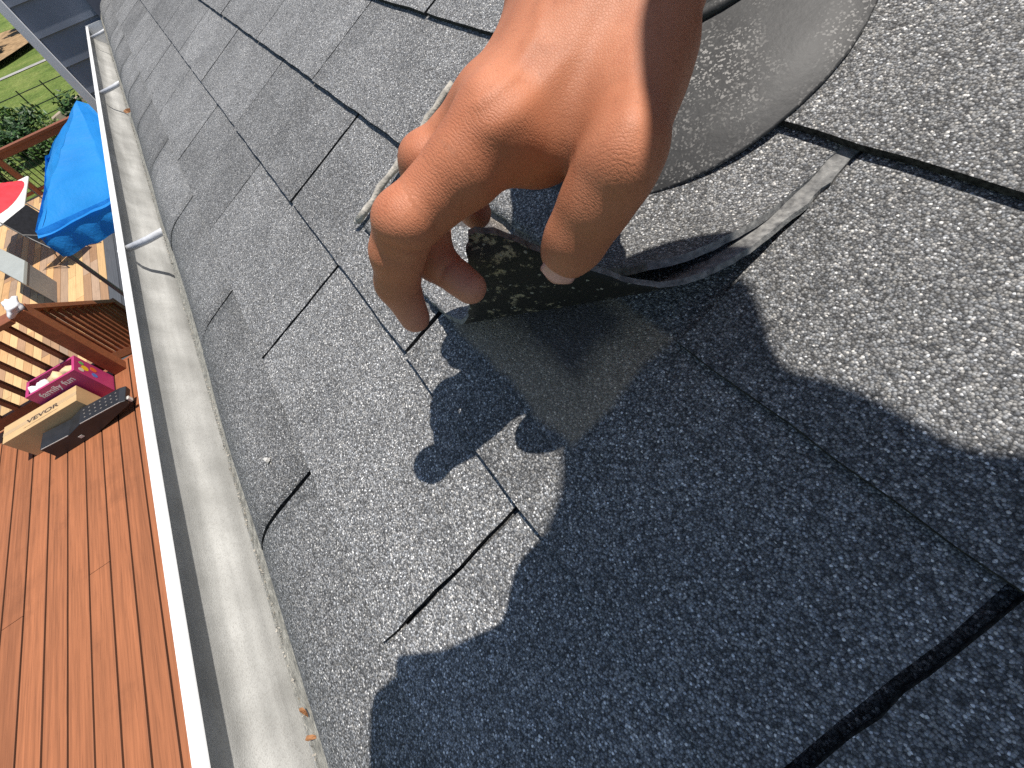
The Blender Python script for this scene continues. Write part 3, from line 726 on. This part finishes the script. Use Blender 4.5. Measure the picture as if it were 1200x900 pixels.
# ---------------------------------------------------------------- garden
def leaf_mat(name, c):
    t = NT(name); oi = t.n('NewGeometry'); t.base(t.ramp(oi.outputs['Random Per Island'], [(0.0, tuple(x * .45 for x in c)), (0.6, c), (1.0, (c[0] * 1.7, c[1] * 1.5, c[2] * 1.2))])); t.rough(0.5, 0.4)
    t.b.inputs['Transmission Weight'].default_value = 0.0; return t.m
LEAF = [leaf_mat('leaf_deep', (0.030, 0.075, 0.016)), leaf_mat('leaf_mid', (0.055, 0.115, 0.022)), leaf_mat('leaf_light', (0.11, 0.17, 0.035))]
MAT['bark'] = simple('bark', (0.10, 0.07, 0.045), 0.9, 0.3, 8, 0.2, 0.8, 20)
def plant(name, loc, size, nleaf, leaf, mat, label, cat, group, seed, stems=4):
    r = random.Random(seed); e = empty(name, loc, label, cat, group)
    mb = MB(); tips = []
    for k in range(stems):
        a = r.uniform(0, 6.28); rad = r.uniform(.2, .6); tip = Vector((math.cos(a) * size[0] * rad, math.sin(a) * size[1] * rad, size[2] * r.uniform(.55, .9)))
        mb.tube([(0, 0, -0.05), tip * 0.5 + Vector((0, 0, .1 * size[2])), tip], [0.03 * size[2], 0.02 * size[2], 0.006 * size[2]], 6); tips.append(tip)
    mb.build('trunk', MAT['bark'], e)
    lobes = [(t_, r.uniform(.35, .6)) for t_ in tips] + [(Vector((r.uniform(-.6, .6) * size[0], r.uniform(-.6, .6) * size[1], size[2] * r.uniform(.25, .8))), r.uniform(.25, .5)) for _ in range(5)]
    vs = []; fs = []
    for k in range(nleaf):
        c_, s_ = r.choice(lobes); d = Vector((r.gauss(0, 1), r.gauss(0, 1), r.gauss(0, 1))).normalized() * (r.random() ** 0.45)
        q = c_ + Vector((d.x * size[0] * s_, d.y * size[1] * s_, d.z * size[2] * s_ * .8))
        if q.z < 0.02: q.z = r.uniform(0.02, 0.15)
        ax = Vector((r.gauss(0, 1), r.gauss(0, 1), r.gauss(0, .6))).normalized(); b_ = ax.cross(Vector((r.gauss(0, .5), r.gauss(0, .5), 1))).normalized(); s2 = leaf * r.uniform(.6, 1.3)
        nrm = ax.cross(b_); n0 = len(vs)
        vs += [q - ax * s2, q + b_ * s2 * .42 + nrm * s2 * .12, q + ax * s2, q - b_ * s2 * .42 + nrm * s2 * .12]; fs += [(n0, n0 + 1, n0 + 2), (n0, n0 + 2, n0 + 3)]
    link('crown', mesh_from('crown', vs, fs), mat, e)
    return e
plant('shrub_tree', (-41, -9.2, ZG), (2.6, 2.4, 4.2), 9000, 0.20, LEAF[1], 'large green tree at the far edge of the lawn', 'tree', 'garden plants', 1, 7)
plant('shrub_tree', (-46, -5.2, ZG), (2.4, 2.6, 3.4), 6000, 0.20, LEAF[0], 'dark green tree further back behind the corner trim', 'tree', 'garden plants', 2, 7)
gp = [(-16.6, -6.3, .5, .5, .55, 0), (-17.0, -4.5, .45, .5, .5, 1), (-18.2, -5.2, .6, .6, .8, 0), (-17.6, -4.0, .7, .6, .8, 2), (-17.0, -5.9, .8, .7, 1.0, 1), (-19.2, -5.0, .8, .8, .9, 0), (-18.6, -3.4, .6, .6, .8, 0), (-20.6, -5.8, .9, .8, .9, 1), (-16.2, -3.2, .35, .35, .4, 1), (-17.4, -2.9, .35, .35, .4, 0)]
WORDS = ['nearest the railing at the picture edge', 'bushy, just behind the middle of the garden railing', 'tall and dark, second row behind the railing', 'pale green, among the darker garden plants', 'broad, at the left edge of the garden', 'dark, in the middle of the garden', 'close to the corner trim', 'at the back of the garden bed', 'small, beside the canopy', 'smallest, in the shade of the canopy']
for k, (x, y, a, b, c_, m_) in enumerate(gp):
    plant('garden_plant', (x, y, ZG), (a, b, c_), 900, 0.085 if m_ != 2 else 0.06, LEAF[m_], 'leafy green plant ' + WORDS[k], 'plant', 'garden plants', 20 + k, 5)
gf_o = empty('garden_fence', (-22.2, -5, ZG), 'thin black wire garden fence behind the plants', 'fence')
for k in range(9): MB().tube([(0, -3.2 + k * .8, -.1), (0, -3.2 + k * .8, 0.95)], 0.022, 6).build('post', MAT['black_metal'], gf_o)
for z in (.15, .45, .85): MB().tube([(0.02, -3.25, z), (0.02, 3.25, z)], 0.012, 6).build('wire_rail', MAT['black_metal'], gf_o)
tm = MB().box((-1.2, -.09, 0.0), (1.2, .09, .2)).build('garden_timber', simple('old_timber', (0.30, 0.24, 0.18), 0.85, 0.25, 5), None, bevel=0.01)
tm.location = (-21.6, -4.25, ZG); tm.rotation_euler = (0, 0, 2.57); tag(tm, 'weathered timber edging lying along the garden bed', 'timber')
pth = MB().add([(-33.9, -30, ZG + .03), (-33.3, -30, ZG + .03), (-33.3, 12, ZG + .03), (-33.9, 12, ZG + .03)], [(0, 1, 2, 3)]).build('path', simple('grey_path', (0.30, 0.29, 0.27), 0.9, 0.2, 2)); tag(pth, kind='structure')
vs_ = [(-42 + 5.5 * math.cos(a) * (1 + .1 * math.sin(5 * a)), -9.5 + 4.2 * math.sin(a), ZG + .26) for a in [2 * math.pi * k / 40 for k in range(40)]]
bed = MB().add(vs_, [tuple(range(40))]).build('mulch_bed', simple('mulch', (0.30, 0.20, 0.11), 0.95, 0.35, 3, 0.1)); tag(bed, kind='structure')

# ---------------------------------------------------------------- small debris on the roof and in the gutter
MAT['twig'] = simple('grey_twig', (0.42, 0.39, 0.34), 0.85, 0.35, 120, 0.2, 0.7, 300)
pts = []; rad = []
for k in range(13):
    f = k / 12; a = 1.986 * TAB + (1.945 - 1.986) * TAB * f + 0.0012 * math.sin(k * 1.7); b = (1.352 + (2.55 - 1.352) * f) * EXPO
    pts.append(rp(a, b, 0.0065 + 0.0009 * math.sin(k * 2.3))); rad.append(0.0031 * (1 + 0.18 * math.sin(k * 2.9)) * (1.15 if k == 0 else 1))
tw = empty('twig', pts[0], 'dry pale grey twig lying up the shingle left of the index finger', 'twig'); l = Vector(tw.location)
MB().tube([Vector(q) - l for q in pts], rad, 9).build('stem', MAT['twig'], tw, True)
MB().tube([Vector((0, 0, 0)), Vector(rp(-0.003, -0.003, 0.0005))], [0.0026, 0.0016], 7).build('side_knob', MAT['twig'], tw, True)
def chip(name, loc, size, rot, mat, label, cat):
    bm = bmesh.new(); pts_ = []
    for k in range(9):
        a = 2 * math.pi * k / 9; r_ = 1 + 0.25 * math.sin(3 * a + loc[0] * 50); pts_.append(bm.verts.new((math.cos(a) * r_ * size[0], math.sin(a) * r_ * size[1], 0.3 * size[1] * math.cos(2 * a))))
    f = bm.faces.new(pts_); bmesh.ops.solidify(bm, geom=[f], thickness=0.0006)
    me = bpy.data.meshes.new(name); bm.to_mesh(me); bm.free(); o = link(name, me, mat); o.location = loc; o.rotation_euler = rot
    return tag(o, label, cat, 'debris along the eave')
MAT['dry_leaf'] = simple('dry_leaf', (0.30, 0.14, 0.06), 0.7, 0.35, 200, 0.3); MAT['pale_chip'] = simple('pale_chip', (0.62, 0.60, 0.56), 0.8, 0.15, 100)
def eave_pt(u, y, n=0.006):
    a, h = eave_bend(y); return rp(u, a, h + n - 0.0025)
chip('dry_leaf', eave_pt(-0.70, -0.105), (0.012, 0.008), (0.4, 0.1, 1.0), MAT['dry_leaf'], 'orange dry leaf on the shingle edge near the far hanger', 'leaf')
chip('dry_leaf', eave_pt(0.898, -0.118), (0.0045, 0.0025), (0.6, 0.3, 0.4), MAT['dry_leaf'], 'small rust coloured leaf scrap on the eave near the lower picture edge', 'leaf')
chip('dry_leaf', eave_pt(0.915, -0.121), (0.005, 0.002), (0.6, 0.2, 1.1), MAT['dry_leaf'], 'rust coloured leaf scrap nearest the bottom of the picture', 'leaf')
chip('paint_fleck', rp(0.712, -0.043, 0.0), (0.0045, 0.003), (PITCH, 0, 0.3), MAT['pale_chip'], 'white fleck stuck on the grey shingle near the eave', 'fleck')
chip('wood_chip', rp(0.838, 0.300, 0.030), (0.0045, 0.0018), (PITCH, 0, 0.4), MAT['pale_chip'], 'tiny pale wood chip on the bent tab beside the boot', 'chip')
# grit washed against the drip edge: nobody could count it
mb = MB()
for k in range(2600):
    x = rng.uniform(-2.6, 1.15); cl = noise.noise(Vector((x * 6, 3.1, 0)))
    if cl < -0.05 and rng.random() < .75: continue
    yy = -0.1055 + rng.normal(0, .0018); zz = -0.0725 + rng.normal(0, .0006) - (yy + .1055) * -0.9; s_ = rng.uniform(.0006, .0017)
    d = rng.normal(0, 1, (4, 3)); d /= np.linalg.norm(d, axis=1)[:, None]
    mb.add([(x, yy, zz) + d[i] * s_ for i in range(4)], [(0, 1, 2), (0, 2, 3), (0, 3, 1), (1, 3, 2)])
tag(mb.build('roof_grit', simple('grit', (0.36, 0.33, 0.28), 0.9, 0.5, 700)), 'loose shingle grit caught along the drip edge', 'grit', kind='stuff')

# ---------------------------------------------------------------- the person: right hand on the shingle, body behind the lens
def round_cone(P, a, b, r1, r2):
    """distance to a tapered capsule"""
    ba = b - a; l2 = ba @ ba; pa = P - a; h = np.clip((pa @ ba) / l2, 0, 1)
    return np.linalg.norm(pa - h[..., None] * ba, axis=-1) - (r1 + (r2 - r1) * h)

def smin(a, b, k):
    h = np.maximum(k - np.abs(a - b), 0.0) / k
    return np.minimum(a, b) - h * h * k * 0.25

def surface_nets(fn, lo, hi, step):
    lo = np.asarray(lo, float); hi = np.asarray(hi, float); n = np.ceil((hi - lo) / step).astype(int) + 1
    xs = [lo[i] + step * np.arange(n[i]) for i in range(3)]
    G = np.stack(np.meshgrid(*xs, indexing='ij'), -1).astype(np.float32)
    D = fn(G.reshape(-1, 3)).reshape(n)
    S = D < 0
    c = [(i, j, k) for i in (0, 1) for j in (0, 1) for k in (0, 1)]
    sl = lambda A, o: A[o[0]:n[0] - 1 + o[0], o[1]:n[1] - 1 + o[1], o[2]:n[2] - 1 + o[2]]
    cnt = sum(sl(S, o).astype(int) for o in c); act = (cnt > 0) & (cnt < 8)
    idx = -np.ones(act.shape, int); ii = np.argwhere(act); idx[act] = np.arange(len(ii))
    acc = np.zeros((len(ii), 3)); num = np.zeros(len(ii))
    for ea in range(8):
        for eb in range(ea + 1, 8):
            d = np.abs(np.array(c[ea]) - np.array(c[eb]))
            if d.sum() != 1: continue
            da = sl(D, c[ea])[act]; db = sl(D, c[eb])[act]; m = (da < 0) != (db < 0)
            t_ = np.where(m, da / np.where(m, da - db, 1), 0)
            p_ = np.array(c[ea]) + t_[:, None] * (np.array(c[eb]) - np.array(c[ea]))
            acc[m] += p_[m]; num[m] += 1
    V = lo + (ii + acc / num[:, None]) * step
    F = []
    for ax in range(3):
        o = [0, 0, 0]; o[ax] = 1; b_, c_ = [(1, 2), (2, 0), (0, 1)][ax]
        A0 = S[:-1 if ax == 0 else None, :-1 if ax == 1 else None, :-1 if ax == 2 else None]
        A1 = S[1 if ax == 0 else 0:, 1 if ax == 1 else 0:, 1 if ax == 2 else 0:]
        for e in np.argwhere(A0 != A1):
            if min(e[b_], e[c_]) < 1 or e[b_] >= act.shape[b_] or e[c_] >= act.shape[c_]: continue
            q = []
            for db, dc in ((-1, -1), (0, -1), (0, 0), (-1, 0)):
                f = e.copy(); f[b_] += db; f[c_] += dc; q.append(idx[tuple(f)])
            if min(q) < 0: continue
            F.append(q if A0[tuple(e)] else q[::-1])
    return V, F

J = cpt
# joints: (point in camera millimetres, radius in millimetres)
IDX = [(J(580, 158, 146), 15.5), (J(545, 196, 145), 13.6), (J(476, 261, 151), 11.3), (J(466, 296, 160), 10.2), (J(466, 332, 173), 8.9), (J(486, 372, 187), 6.9)]
MID = [(J(578, 136, 162), 15.0), (J(541, 163, 165), 12.2), (J(501, 190, 171), 11.0), (J(500, 245, 176), 10.0), (J(507, 303, 181), 9.0), (J(551, 337, 176), 7.2)]
RNG = [(J(604, 114, 178), 14.0), (J(560, 152, 190), 11.5), (J(525, 178, 200), 10.5), (J(535, 225, 206), 9.3), (J(558, 250, 202), 7.6)]
PNK = [(J(626, 104, 194), 12.0), (J(592, 142, 210), 10.0), (J(580, 178, 222), 8.6), (J(612, 188, 224), 6.9)]
THB = [(J(750, 60, 150), 20.0), (J(733, 172, 132), 12.4), (J(717, 206, 135), 12.2), (J(695, 244, 143), 11.6), (J(673, 283, 153), 10.8), (J(664, 297, 157), 9.5)]
PALM = [((J(742, -12, 152), 23.0), (J(600, 140, 148), 17.0)), ((J(700, -15, 160), 23.0), (J(582, 132, 163), 15.5)), ((J(668, -15, 166), 23.0), (J(608, 110, 179), 14.0)),
        ((J(655, 0, 178), 19.0), (J(630, 102, 194), 12.5)), ((J(725, 10, 160), 24.0), (J(650, 110, 164), 20.0)), ((J(735, 90, 152), 17.0), (J(640, 150, 153), 15.0)),
        ((J(722, 128, 148), 12.0), (J(632, 176, 153), 11.0)), ((J(690, 60, 172), 20.0), (J(618, 140, 172), 18.0))]
W1, W2 = J(748, -30, 154), J(672, -30, 166)
# world points of the rest of the body, relative to the lens (x along eave, y up slope, z up), metres
def rel(x, y, z): return C2W.T @ np.array([x, y, z]) * 1000.0
LC = C2W.T @ LIGHT
def sh(x, y, z):
    """point z mm along the view axis whose shadow meets the lens plane at x, y"""
    return np.array([x + LC[0] / LC[2] * z, y + LC[1] / LC[2] * z, z])
ELB = sh(92, -545, 110); SHR = sh(345, -450, -90)
ARM = [((W1, 24.0), (ELB * .55 + W1 * .45, 34.0)), ((W2, 23.0), (ELB * .55 + W2 * .45, 34.0)), ((W1 * .25 + W2 * .25 + ELB * .5, 40.0), (ELB, 43.0)), ((ELB, 43.0), (SHR, 56.0))]
def chain(P, ch, k):
    d = None
    for (a, ra), (b, rb) in zip(ch[:-1], ch[1:]):
        e = round_cone(P, a, b, ra, rb); d = e if d is None else smin(d, e, k)
    return d
def hand_sdf(P):
    P = P.astype(float); palm = None
    for (a, ra), (b, rb) in PALM + ARM[:3]:
        e = round_cone(P, a, b, ra, rb); palm = e if palm is None else smin(palm, e, 13.0)
    f = chain(P, IDX, 4.0)
    for ch in (MID, RNG, PNK): f = smin(f, chain(P, ch, 4.0), 1.6)
    d = smin(palm, f, 9.0)
    d = smin(d, chain(P, THB, 6.0), 11.0)
    # knuckle swellings, web hollow, pad shapes
    for c_, r_, k_ in ((J(472, 259, 146), 8.8, 6.0), (J(578, 150, 139), 12.2, 9.0), (J(574, 128, 154), 12.0, 9.0), (J(732, 184, 127), 7.2, 8.0), (J(497, 188, 165), 9.0, 5.0)):
        d = smin(d, np.linalg.norm(P - c_, axis=-1) - r_, k_)
    # creases where the joints fold
    for c_, n_, dep, wid, reach in ((J(486, 290, 150), IDX[3][0] - IDX[2][0], 1.5, 1.0, 12.0), (J(490, 345, 172), IDX[5][0] - IDX[4][0], 0.8, 0.9, 9.0), (J(522, 316, 172), MID[5][0] - MID[4][0], 1.1, 0.9, 9.0)):
        n_ = n_ / np.linalg.norm(n_); q = P - c_; s_ = q @ n_
        d = d + dep * np.exp(-(s_ / wid) ** 2) * np.exp(-(np.linalg.norm(q, axis=-1) / reach) ** 2)
    # tendon ridges on the back of the hand
    return d

t = NT('tanned_skin'); p = t.pos()
fine = t.voro(p, 1500); fine2 = t.voro(t.pos((1.0, 1.35, 0.8)), 900, 'DISTANCE_TO_EDGE'); blot = t.noise(p, 26, 4); at = t.n('Attribute', attribute_name='wrinkle'); aw = t.n('Attribute', attribute_name='along')
tipa = t.n('Attribute', attribute_name='pad')
c = t.ramp(blot, [(0.25, (0.39, 0.145, 0.072)), (0.5, (0.49, 0.190, 0.098)), (0.78, (0.59, 0.245, 0.136))])
c = t.mix(t.ramp(t.noise(p, 70, 5, 0.7), [(0.52, 0.0), (0.72, 0.5)]), c, (0.36, 0.115, 0.055))
c = t.mix(t.math('MULTIPLY', t.ramp(t.voro(p, 210).outputs['Distance'], [(0.05, 1.0), (0.16, 0.0)]), 0.35), c, (0.22, 0.075, 0.035))
c = t.mix(t.math('MULTIPLY', at.outputs['Fac'], 0.35), c, (0.44, 0.125, 0.065))
c = t.mix(t.math('MULTIPLY', t.ramp(fine2.outputs['Distance'], [(0.0, 1.0), (0.12, 0.0)]), 0.22), c, (0.24, 0.085, 0.045))
c = t.mix(t.math('MULTIPLY', tipa.outputs['Fac'], 0.65), c, (0.56, 0.26, 0.19))
wv = t.n('Math', operation='SINE'); wn_ = t.math('MULTIPLY', t.math('SUBTRACT', t.noise(p, 150, 4, 0.65), 0.5), 17.0)
t.l(t.math('ADD', t.math('MULTIPLY', aw.outputs['Fac'], 2.6), wn_), wv.inputs[0])
wr = t.math('MULTIPLY', t.math('POWER', t.math('ABSOLUTE', wv.outputs[0]), 0.55), at.outputs['Fac'])
c = t.mix(t.math('MULTIPLY', t.math('SUBTRACT', at.outputs['Fac'], wr), 0.42, True), c, (0.20, 0.062, 0.032))
t.base(c); t.rough(0.55, 0.3); t.b.inputs['Subsurface Weight'].default_value = 0.06; t.b.inputs['Subsurface Radius'].default_value = (1.0, 0.35, 0.2); t.b.inputs['Subsurface Scale'].default_value = 0.004
hgt = t.math('ADD', t.math('MULTIPLY', t.ramp(fine2.outputs['Distance'], [(0.0, 0.0), (0.18, 1.0)]), 0.5), t.math('ADD', t.math('MULTIPLY', fine.outputs['Distance'], -0.25), t.math('MULTIPLY', wr, 1.9)))
t.bump(hgt, 0.38, 0.00024); MAT['skin'] = t.m
MAT['nail'] = simple('finger_nail', (0.66, 0.36, 0.30), 0.28, 0.06, 60, 0.5)

person = empty('person', c2w(rel(0.15, 0.80, 0.10)), 'person reaching in with a tanned bare right hand to lift the shingle', 'person')
PL = np.array(person.location)
V, F = surface_nets(hand_sdf, (-62, -215, 92), (92, -5, 248), 1.15)
# forearm and everything outside the frame at a coarser step
HEAD = sh(117, -144, -270)
SHL = sh(430, 60, -336); ELL = sh(330, -10, -170); WRL = sh(72, -25, -75)
HUP = np.array([-0.05, -1.0, 0.0]); HUP -= LC * (HUP @ LC); HUP /= np.linalg.norm(HUP); HFW = LC
def body_sdf(P):
    P = P.astype(float); d = None
    for (a, ra), (b, rb) in ARM + [((SHL, 55.0), (ELL, 42.0)), ((ELL, 41.0), (WRL, 28.0))]:
        e = round_cone(P, a, b, ra, rb); d = e if d is None else smin(d, e, 20.0)
    sk = smin(np.linalg.norm(P - (HEAD - HUP * 46 - np.array([11.0, 0, 0])), axis=-1) - 74.0, round_cone(P, HEAD + HUP * 16 - np.array([18.0, 0, 0]), HEAD + HUP * 54 - np.array([16.0, 0, 0]), 46.0, 45.0), 10.0)
    sk = smin(sk, round_cone(P, HEAD - HUP * 45 + HFW * 20, HEAD - HUP * 75 + HFW * 40, 60.0, 44.0), 20.0)      # skull and jaw
    for o_, r_ in ((HUP * 2 + HFW * 98, 9.0), (HUP * -14 + HFW * 94, 13.0)): sk = smin(sk, np.linalg.norm(P - HEAD - o_ * 0.86, axis=-1) - r_, 12.0)   # nose
    d = np.minimum(d, smin(sk, round_cone(P, HEAD - HUP * 72 - HFW * 30, SHL * .85 + SHR * .15 + HFW * 0, 46.0, 54.0), 25.0))
    # left hand: palm and fingers wrapped round the phone
    h = smin(round_cone(P, WRL, sh(7, -26, -45), 30.0, 26.0), round_cone(P, sh(7, -26, -45), sh(-28, -20, -30), 27.0, 24.0), 12.0)
    for k in range(4):
        a = sh(-28 - k * 3, -38 + k * 17, -34); b = sh(-58 + k * 1.5, -26 + k * 16, -20); c_ = sh(-50, -22 + k * 16, 2)
        h = smin(h, np.minimum(round_cone(P, a, b, 12.0, 10.0), round_cone(P, b, c_, 10.0, 7.5)), 6.0)
    h = smin(h, round_cone(P, sh(45, -86, -34), sh(36, -42, -44), 26.0, 23.0), 8.0)  # lump added to fill the cast shadow between phone and head
    return smin(d, h, 14.0)
allp = np.array([ELB, SHR, SHL, ELL, WRL, HEAD, W1]); lo = allp.min(0) - 130; hi = allp.max(0) + 130
V2, F2 = surface_nets(body_sdf, lo, hi, 11.0)
keep = np.array([V2[q].mean(0)[1] < -195 or V2[q].mean(0)[2] < 60 for q in F2])       # the fine hand mesh takes over at the wrist
F2 = [q for q, k_ in zip(F2, keep) if k_]
# veins and tendons raise the skin on the back of the hand
def seg_d(p2, a, b):
    a = np.array(a, float); b = np.array(b, float); ba = b - a; h = np.clip(((p2 - a) @ ba) / (ba @ ba), 0, 1); return np.linalg.norm(p2 - a - h[:, None] * ba, axis=1)
px2 = np.stack([600 + F_PX * V[:, 0] / V[:, 2], 450 + F_PX * V[:, 1] / V[:, 2]], 1)
fa = np.array([q for q in F]); nrm = np.zeros_like(V); fn = np.cross(V[fa[:, 2]] - V[fa[:, 0]], V[fa[:, 3]] - V[fa[:, 1]])
for k in range(4): np.add.at(nrm, fa[:, k], fn)
nrm /= np.linalg.norm(nrm, axis=1)[:, None] + 1e-9
if (nrm[:, 2] * (V[:, 2] < np.median(V[:, 2]))).sum() > 0: nrm = -nrm
disp = np.zeros(len(V))
for pl_, wd_, am in (([(640, -20), (628, 40), (600, 90), (560, 122)], 8, 0.55), ([(628, 40), (655, 75), (640, 120)], 7, 0.40), ([(700, -20), (672, 60), (610, 130), (580, 152)], 17, 0.9), ([(760, -20), (752, 60), (740, 140)], 16, 0.7), ([(612, 0), (590, 50), (556, 100)], 10, 0.5)):
    dd = np.min([seg_d(px2, a, b) for a, b in zip(pl_[:-1], pl_[1:])], axis=0); disp = np.maximum(disp, am * np.exp(-(dd / wd_) ** 2))
V = V + nrm * (disp * (nrm[:, 2] < -0.1))[:, None]
AV = np.concatenate([V, V2]); AF = [list(q) for q in F] + [[i + len(V) for i in q] for q in F2]
bm_ = mesh_from('body', c2w(AV) - PL, AF, True)
body = link('body', bm_, MAT['skin'], person)
wk = np.zeros(len(AV)); al = np.zeros(len(AV)); pad = np.zeros(len(AV))
for c_, ax, rad_, amp in ((J(468, 254, 146), IDX[2][0] - IDX[0][0], 13, 1.0), (J(515, 215, 140), IDX[2][0] - IDX[0][0], 17, 0.75), (J(560, 160, 134), IDX[2][0] - IDX[0][0], 17, 0.7), (J(692, 240, 128), THB[4][0] - THB[2][0], 10, 0.45), (J(676, 292, 145), THB[4][0] - THB[2][0], 7, 0.5),
                          (J(466, 305, 158), IDX[4][0] - IDX[3][0], 12, 0.35), (J(497, 185, 163), MID[2][0] - MID[0][0], 11, 0.6), (J(735, 190, 119), THB[2][0] - THB[0][0], 11, 0.5)):
    q = AV - c_; g_ = amp * np.exp(-(np.linalg.norm(q, axis=1) / rad_) ** 2); ax = ax / np.linalg.norm(ax)
    m = g_ > wk; al[m] = (q @ ax)[m]; wk = np.maximum(wk, g_)
for c_, r_ in ((IDX[5][0], 17), (MID[5][0], 17), (RNG[4][0], 14), (THB[5][0], 9)):
    pad = np.maximum(pad, np.exp(-(np.linalg.norm(AV - c_, axis=1) / r_) ** 2))
for nm, dat in (('wrinkle', wk), ('along', al), ('pad', pad)):
    at_ = bm_.attributes.new(nm, 'FLOAT', 'POINT'); at_.data.foreach_set('value', dat.astype(np.float32))
md = body.modifiers.new('smooth', 'SMOOTH'); md.factor = 0.5; md.iterations = 3

# thumb nail: a curved plate on the tip, facing the lens
ta = THB[5][0] - THB[3][0]; ta /= np.linalg.norm(ta); tf = np.array([0.02, 0.35, -1.0]); tf -= ta * (tf @ ta); tf /= np.linalg.norm(tf); ts = np.cross(ta, tf)
vs_ = []; fs_ = []; nu_, nv_ = 10, 8
for j in range(nv_ + 1):
    for i in range(nu_ + 1):
        a = (i / nu_ - 0.5) * 2; b = j / nv_; wd = 7.0 * (1 - 0.10 * (1 - b)) * (1.0 if b < .75 else math.sqrt(max(0.05, 1 - ((b - .75) / .30) ** 2)))
        root = THB[5][0] + ta * (-1.0 + 11.0 * b) + tf * (9.6 - 0.9 * b - 1.9 * b * b)
        if b == 0: root = root - tf * 0.5
        q = root + ts * (a * wd) - tf * (a * a * 2.7) - ta * (a * a * 1.2 * (1 - b)); vs_.append(c2w(q) - PL)
for j in range(nv_):
    for i in range(nu_): fs_.append((j * (nu_ + 1) + i, j * (nu_ + 1) + i + 1, (j + 1) * (nu_ + 1) + i + 1, (j + 1) * (nu_ + 1) + i))
nl = link('fingernail', mesh_from('fingernail', vs_, fs_, True), MAT['nail'], person); md = nl.modifiers.new('thick', 'SOLIDIFY'); md.thickness = 0.0005; md.offset = 0

# clothes and hair, out of the frame but casting the shadow on the roof
MAT['shirt'] = simple('grey_shirt', (0.12, 0.13, 0.15), 0.85, 0.15, 20, 0.2); MAT['jeans'] = simple('blue_jeans', (0.06, 0.08, 0.14), 0.9, 0.2, 20, 0.2); MAT['hair'] = simple('dark_hair', (0.012, 0.009, 0.007), 0.6, 0.3, 60)
PEL = (SHR + SHL) / 2 + rel(0.05, 0.37, -0.13)
def shirt_sdf(P):
    P = P.astype(float); mid = (SHR + SHL) / 2
    d = round_cone(P, SHR, SHL, 78.0, 78.0)
    for o_ in (-0.09, 0.09): d = smin(d, round_cone(P, mid + rel(o_, 0.02, -0.03), PEL + rel(o_ * .9, 0, 0.02), 112.0, 105.0), 40.0)
    d = smin(d, round_cone(P, SHR, SHR * .45 + ELB * .55, 74.0, 62.0), 25.0)
    return smin(d, round_cone(P, SHL, SHL * .45 + ELL * .55, 74.0, 60.0), 25.0)
allp = np.array([SHR, SHL, PEL, ELB, ELL]); V3, F3 = surface_nets(shirt_sdf, allp.min(0) - 150, allp.max(0) + 150, 14.0)
link('shirt', mesh_from('shirt', c2w(V3) - PL, F3, True), MAT['shirt'], person)
KR, KL = PEL + rel(-0.20, -0.25, 0.14), PEL + rel(0.26, -0.22, 0.15); FR, FL = KR + rel(-0.06, -0.10, -0.27), KL + rel(0.08, -0.10, -0.28)
def jean_sdf(P):
    P = P.astype(float); d = None
    for h_, k_, f_ in ((PEL + rel(-.09, 0, 0), KR, FR), (PEL + rel(.09, 0, 0), KL, FL)):
        for a, b, ra, rb in ((h_, k_, 98.0, 66.0), (k_, f_, 66.0, 50.0)):
            e = round_cone(P, a, b, ra, rb); d = e if d is None else smin(d, e, 22.0)
    return d
allp = np.array([PEL, KR, KL, FR, FL]); V4, F4 = surface_nets(jean_sdf, allp.min(0) - 140, allp.max(0) + 140, 14.0)
link('jeans', mesh_from('jeans', c2w(V4) - PL, F4, True), MAT['jeans'], person)
def hair_sdf(P):
    P = P.astype(float); d = smin(np.linalg.norm(P - (HEAD - HUP * 45 - HFW * 4 - np.array([11.0, 0, 0])), axis=-1) - 75.0, round_cone(P, HEAD + HUP * 16 - np.array([18.0, 0, 0]), HEAD + HUP * 55 - np.array([16.0, 0, 0]), 47.5, 46.5), 8.0); q = P - HEAD
    return np.maximum(d, (q @ HFW) - 20 - (q @ HUP) * 0.4)
V5, F5 = surface_nets(hair_sdf, HEAD - 140, HEAD + 140, 7.0)
link('hair', mesh_from('hair', c2w(V5) - PL, F5, True), MAT['hair'], person)
# the phone that takes the picture: lens in its corner
ph = empty('phone', c2w((0, 0, -8)), 'phone held in the left hand', 'phone')
pm = MB(); hs = [C2W @ np.array(q) for q in ((1, 0, 0), (0, 1, 0), (0, 0, 1))]
def pbox(x0, x1, y0, y1, z0, z1):
    f = lambda z: [tuple((hs[0] * x + hs[1] * y + hs[2] * z) * 0.001) for x, y in ((x0, y0), (x1, y0), (x1, y1), (x0, y1))]
    return MB().hexa(f(z0), f(z1))
pbox(-46, 114, -64, 22, -9, 0).build('phone_body', MAT['black_plastic'], ph, bevel=0.003)
pbox(-42, 110, -60, 18, -9.8, -9.2).build('screen', MAT['hole'], ph)
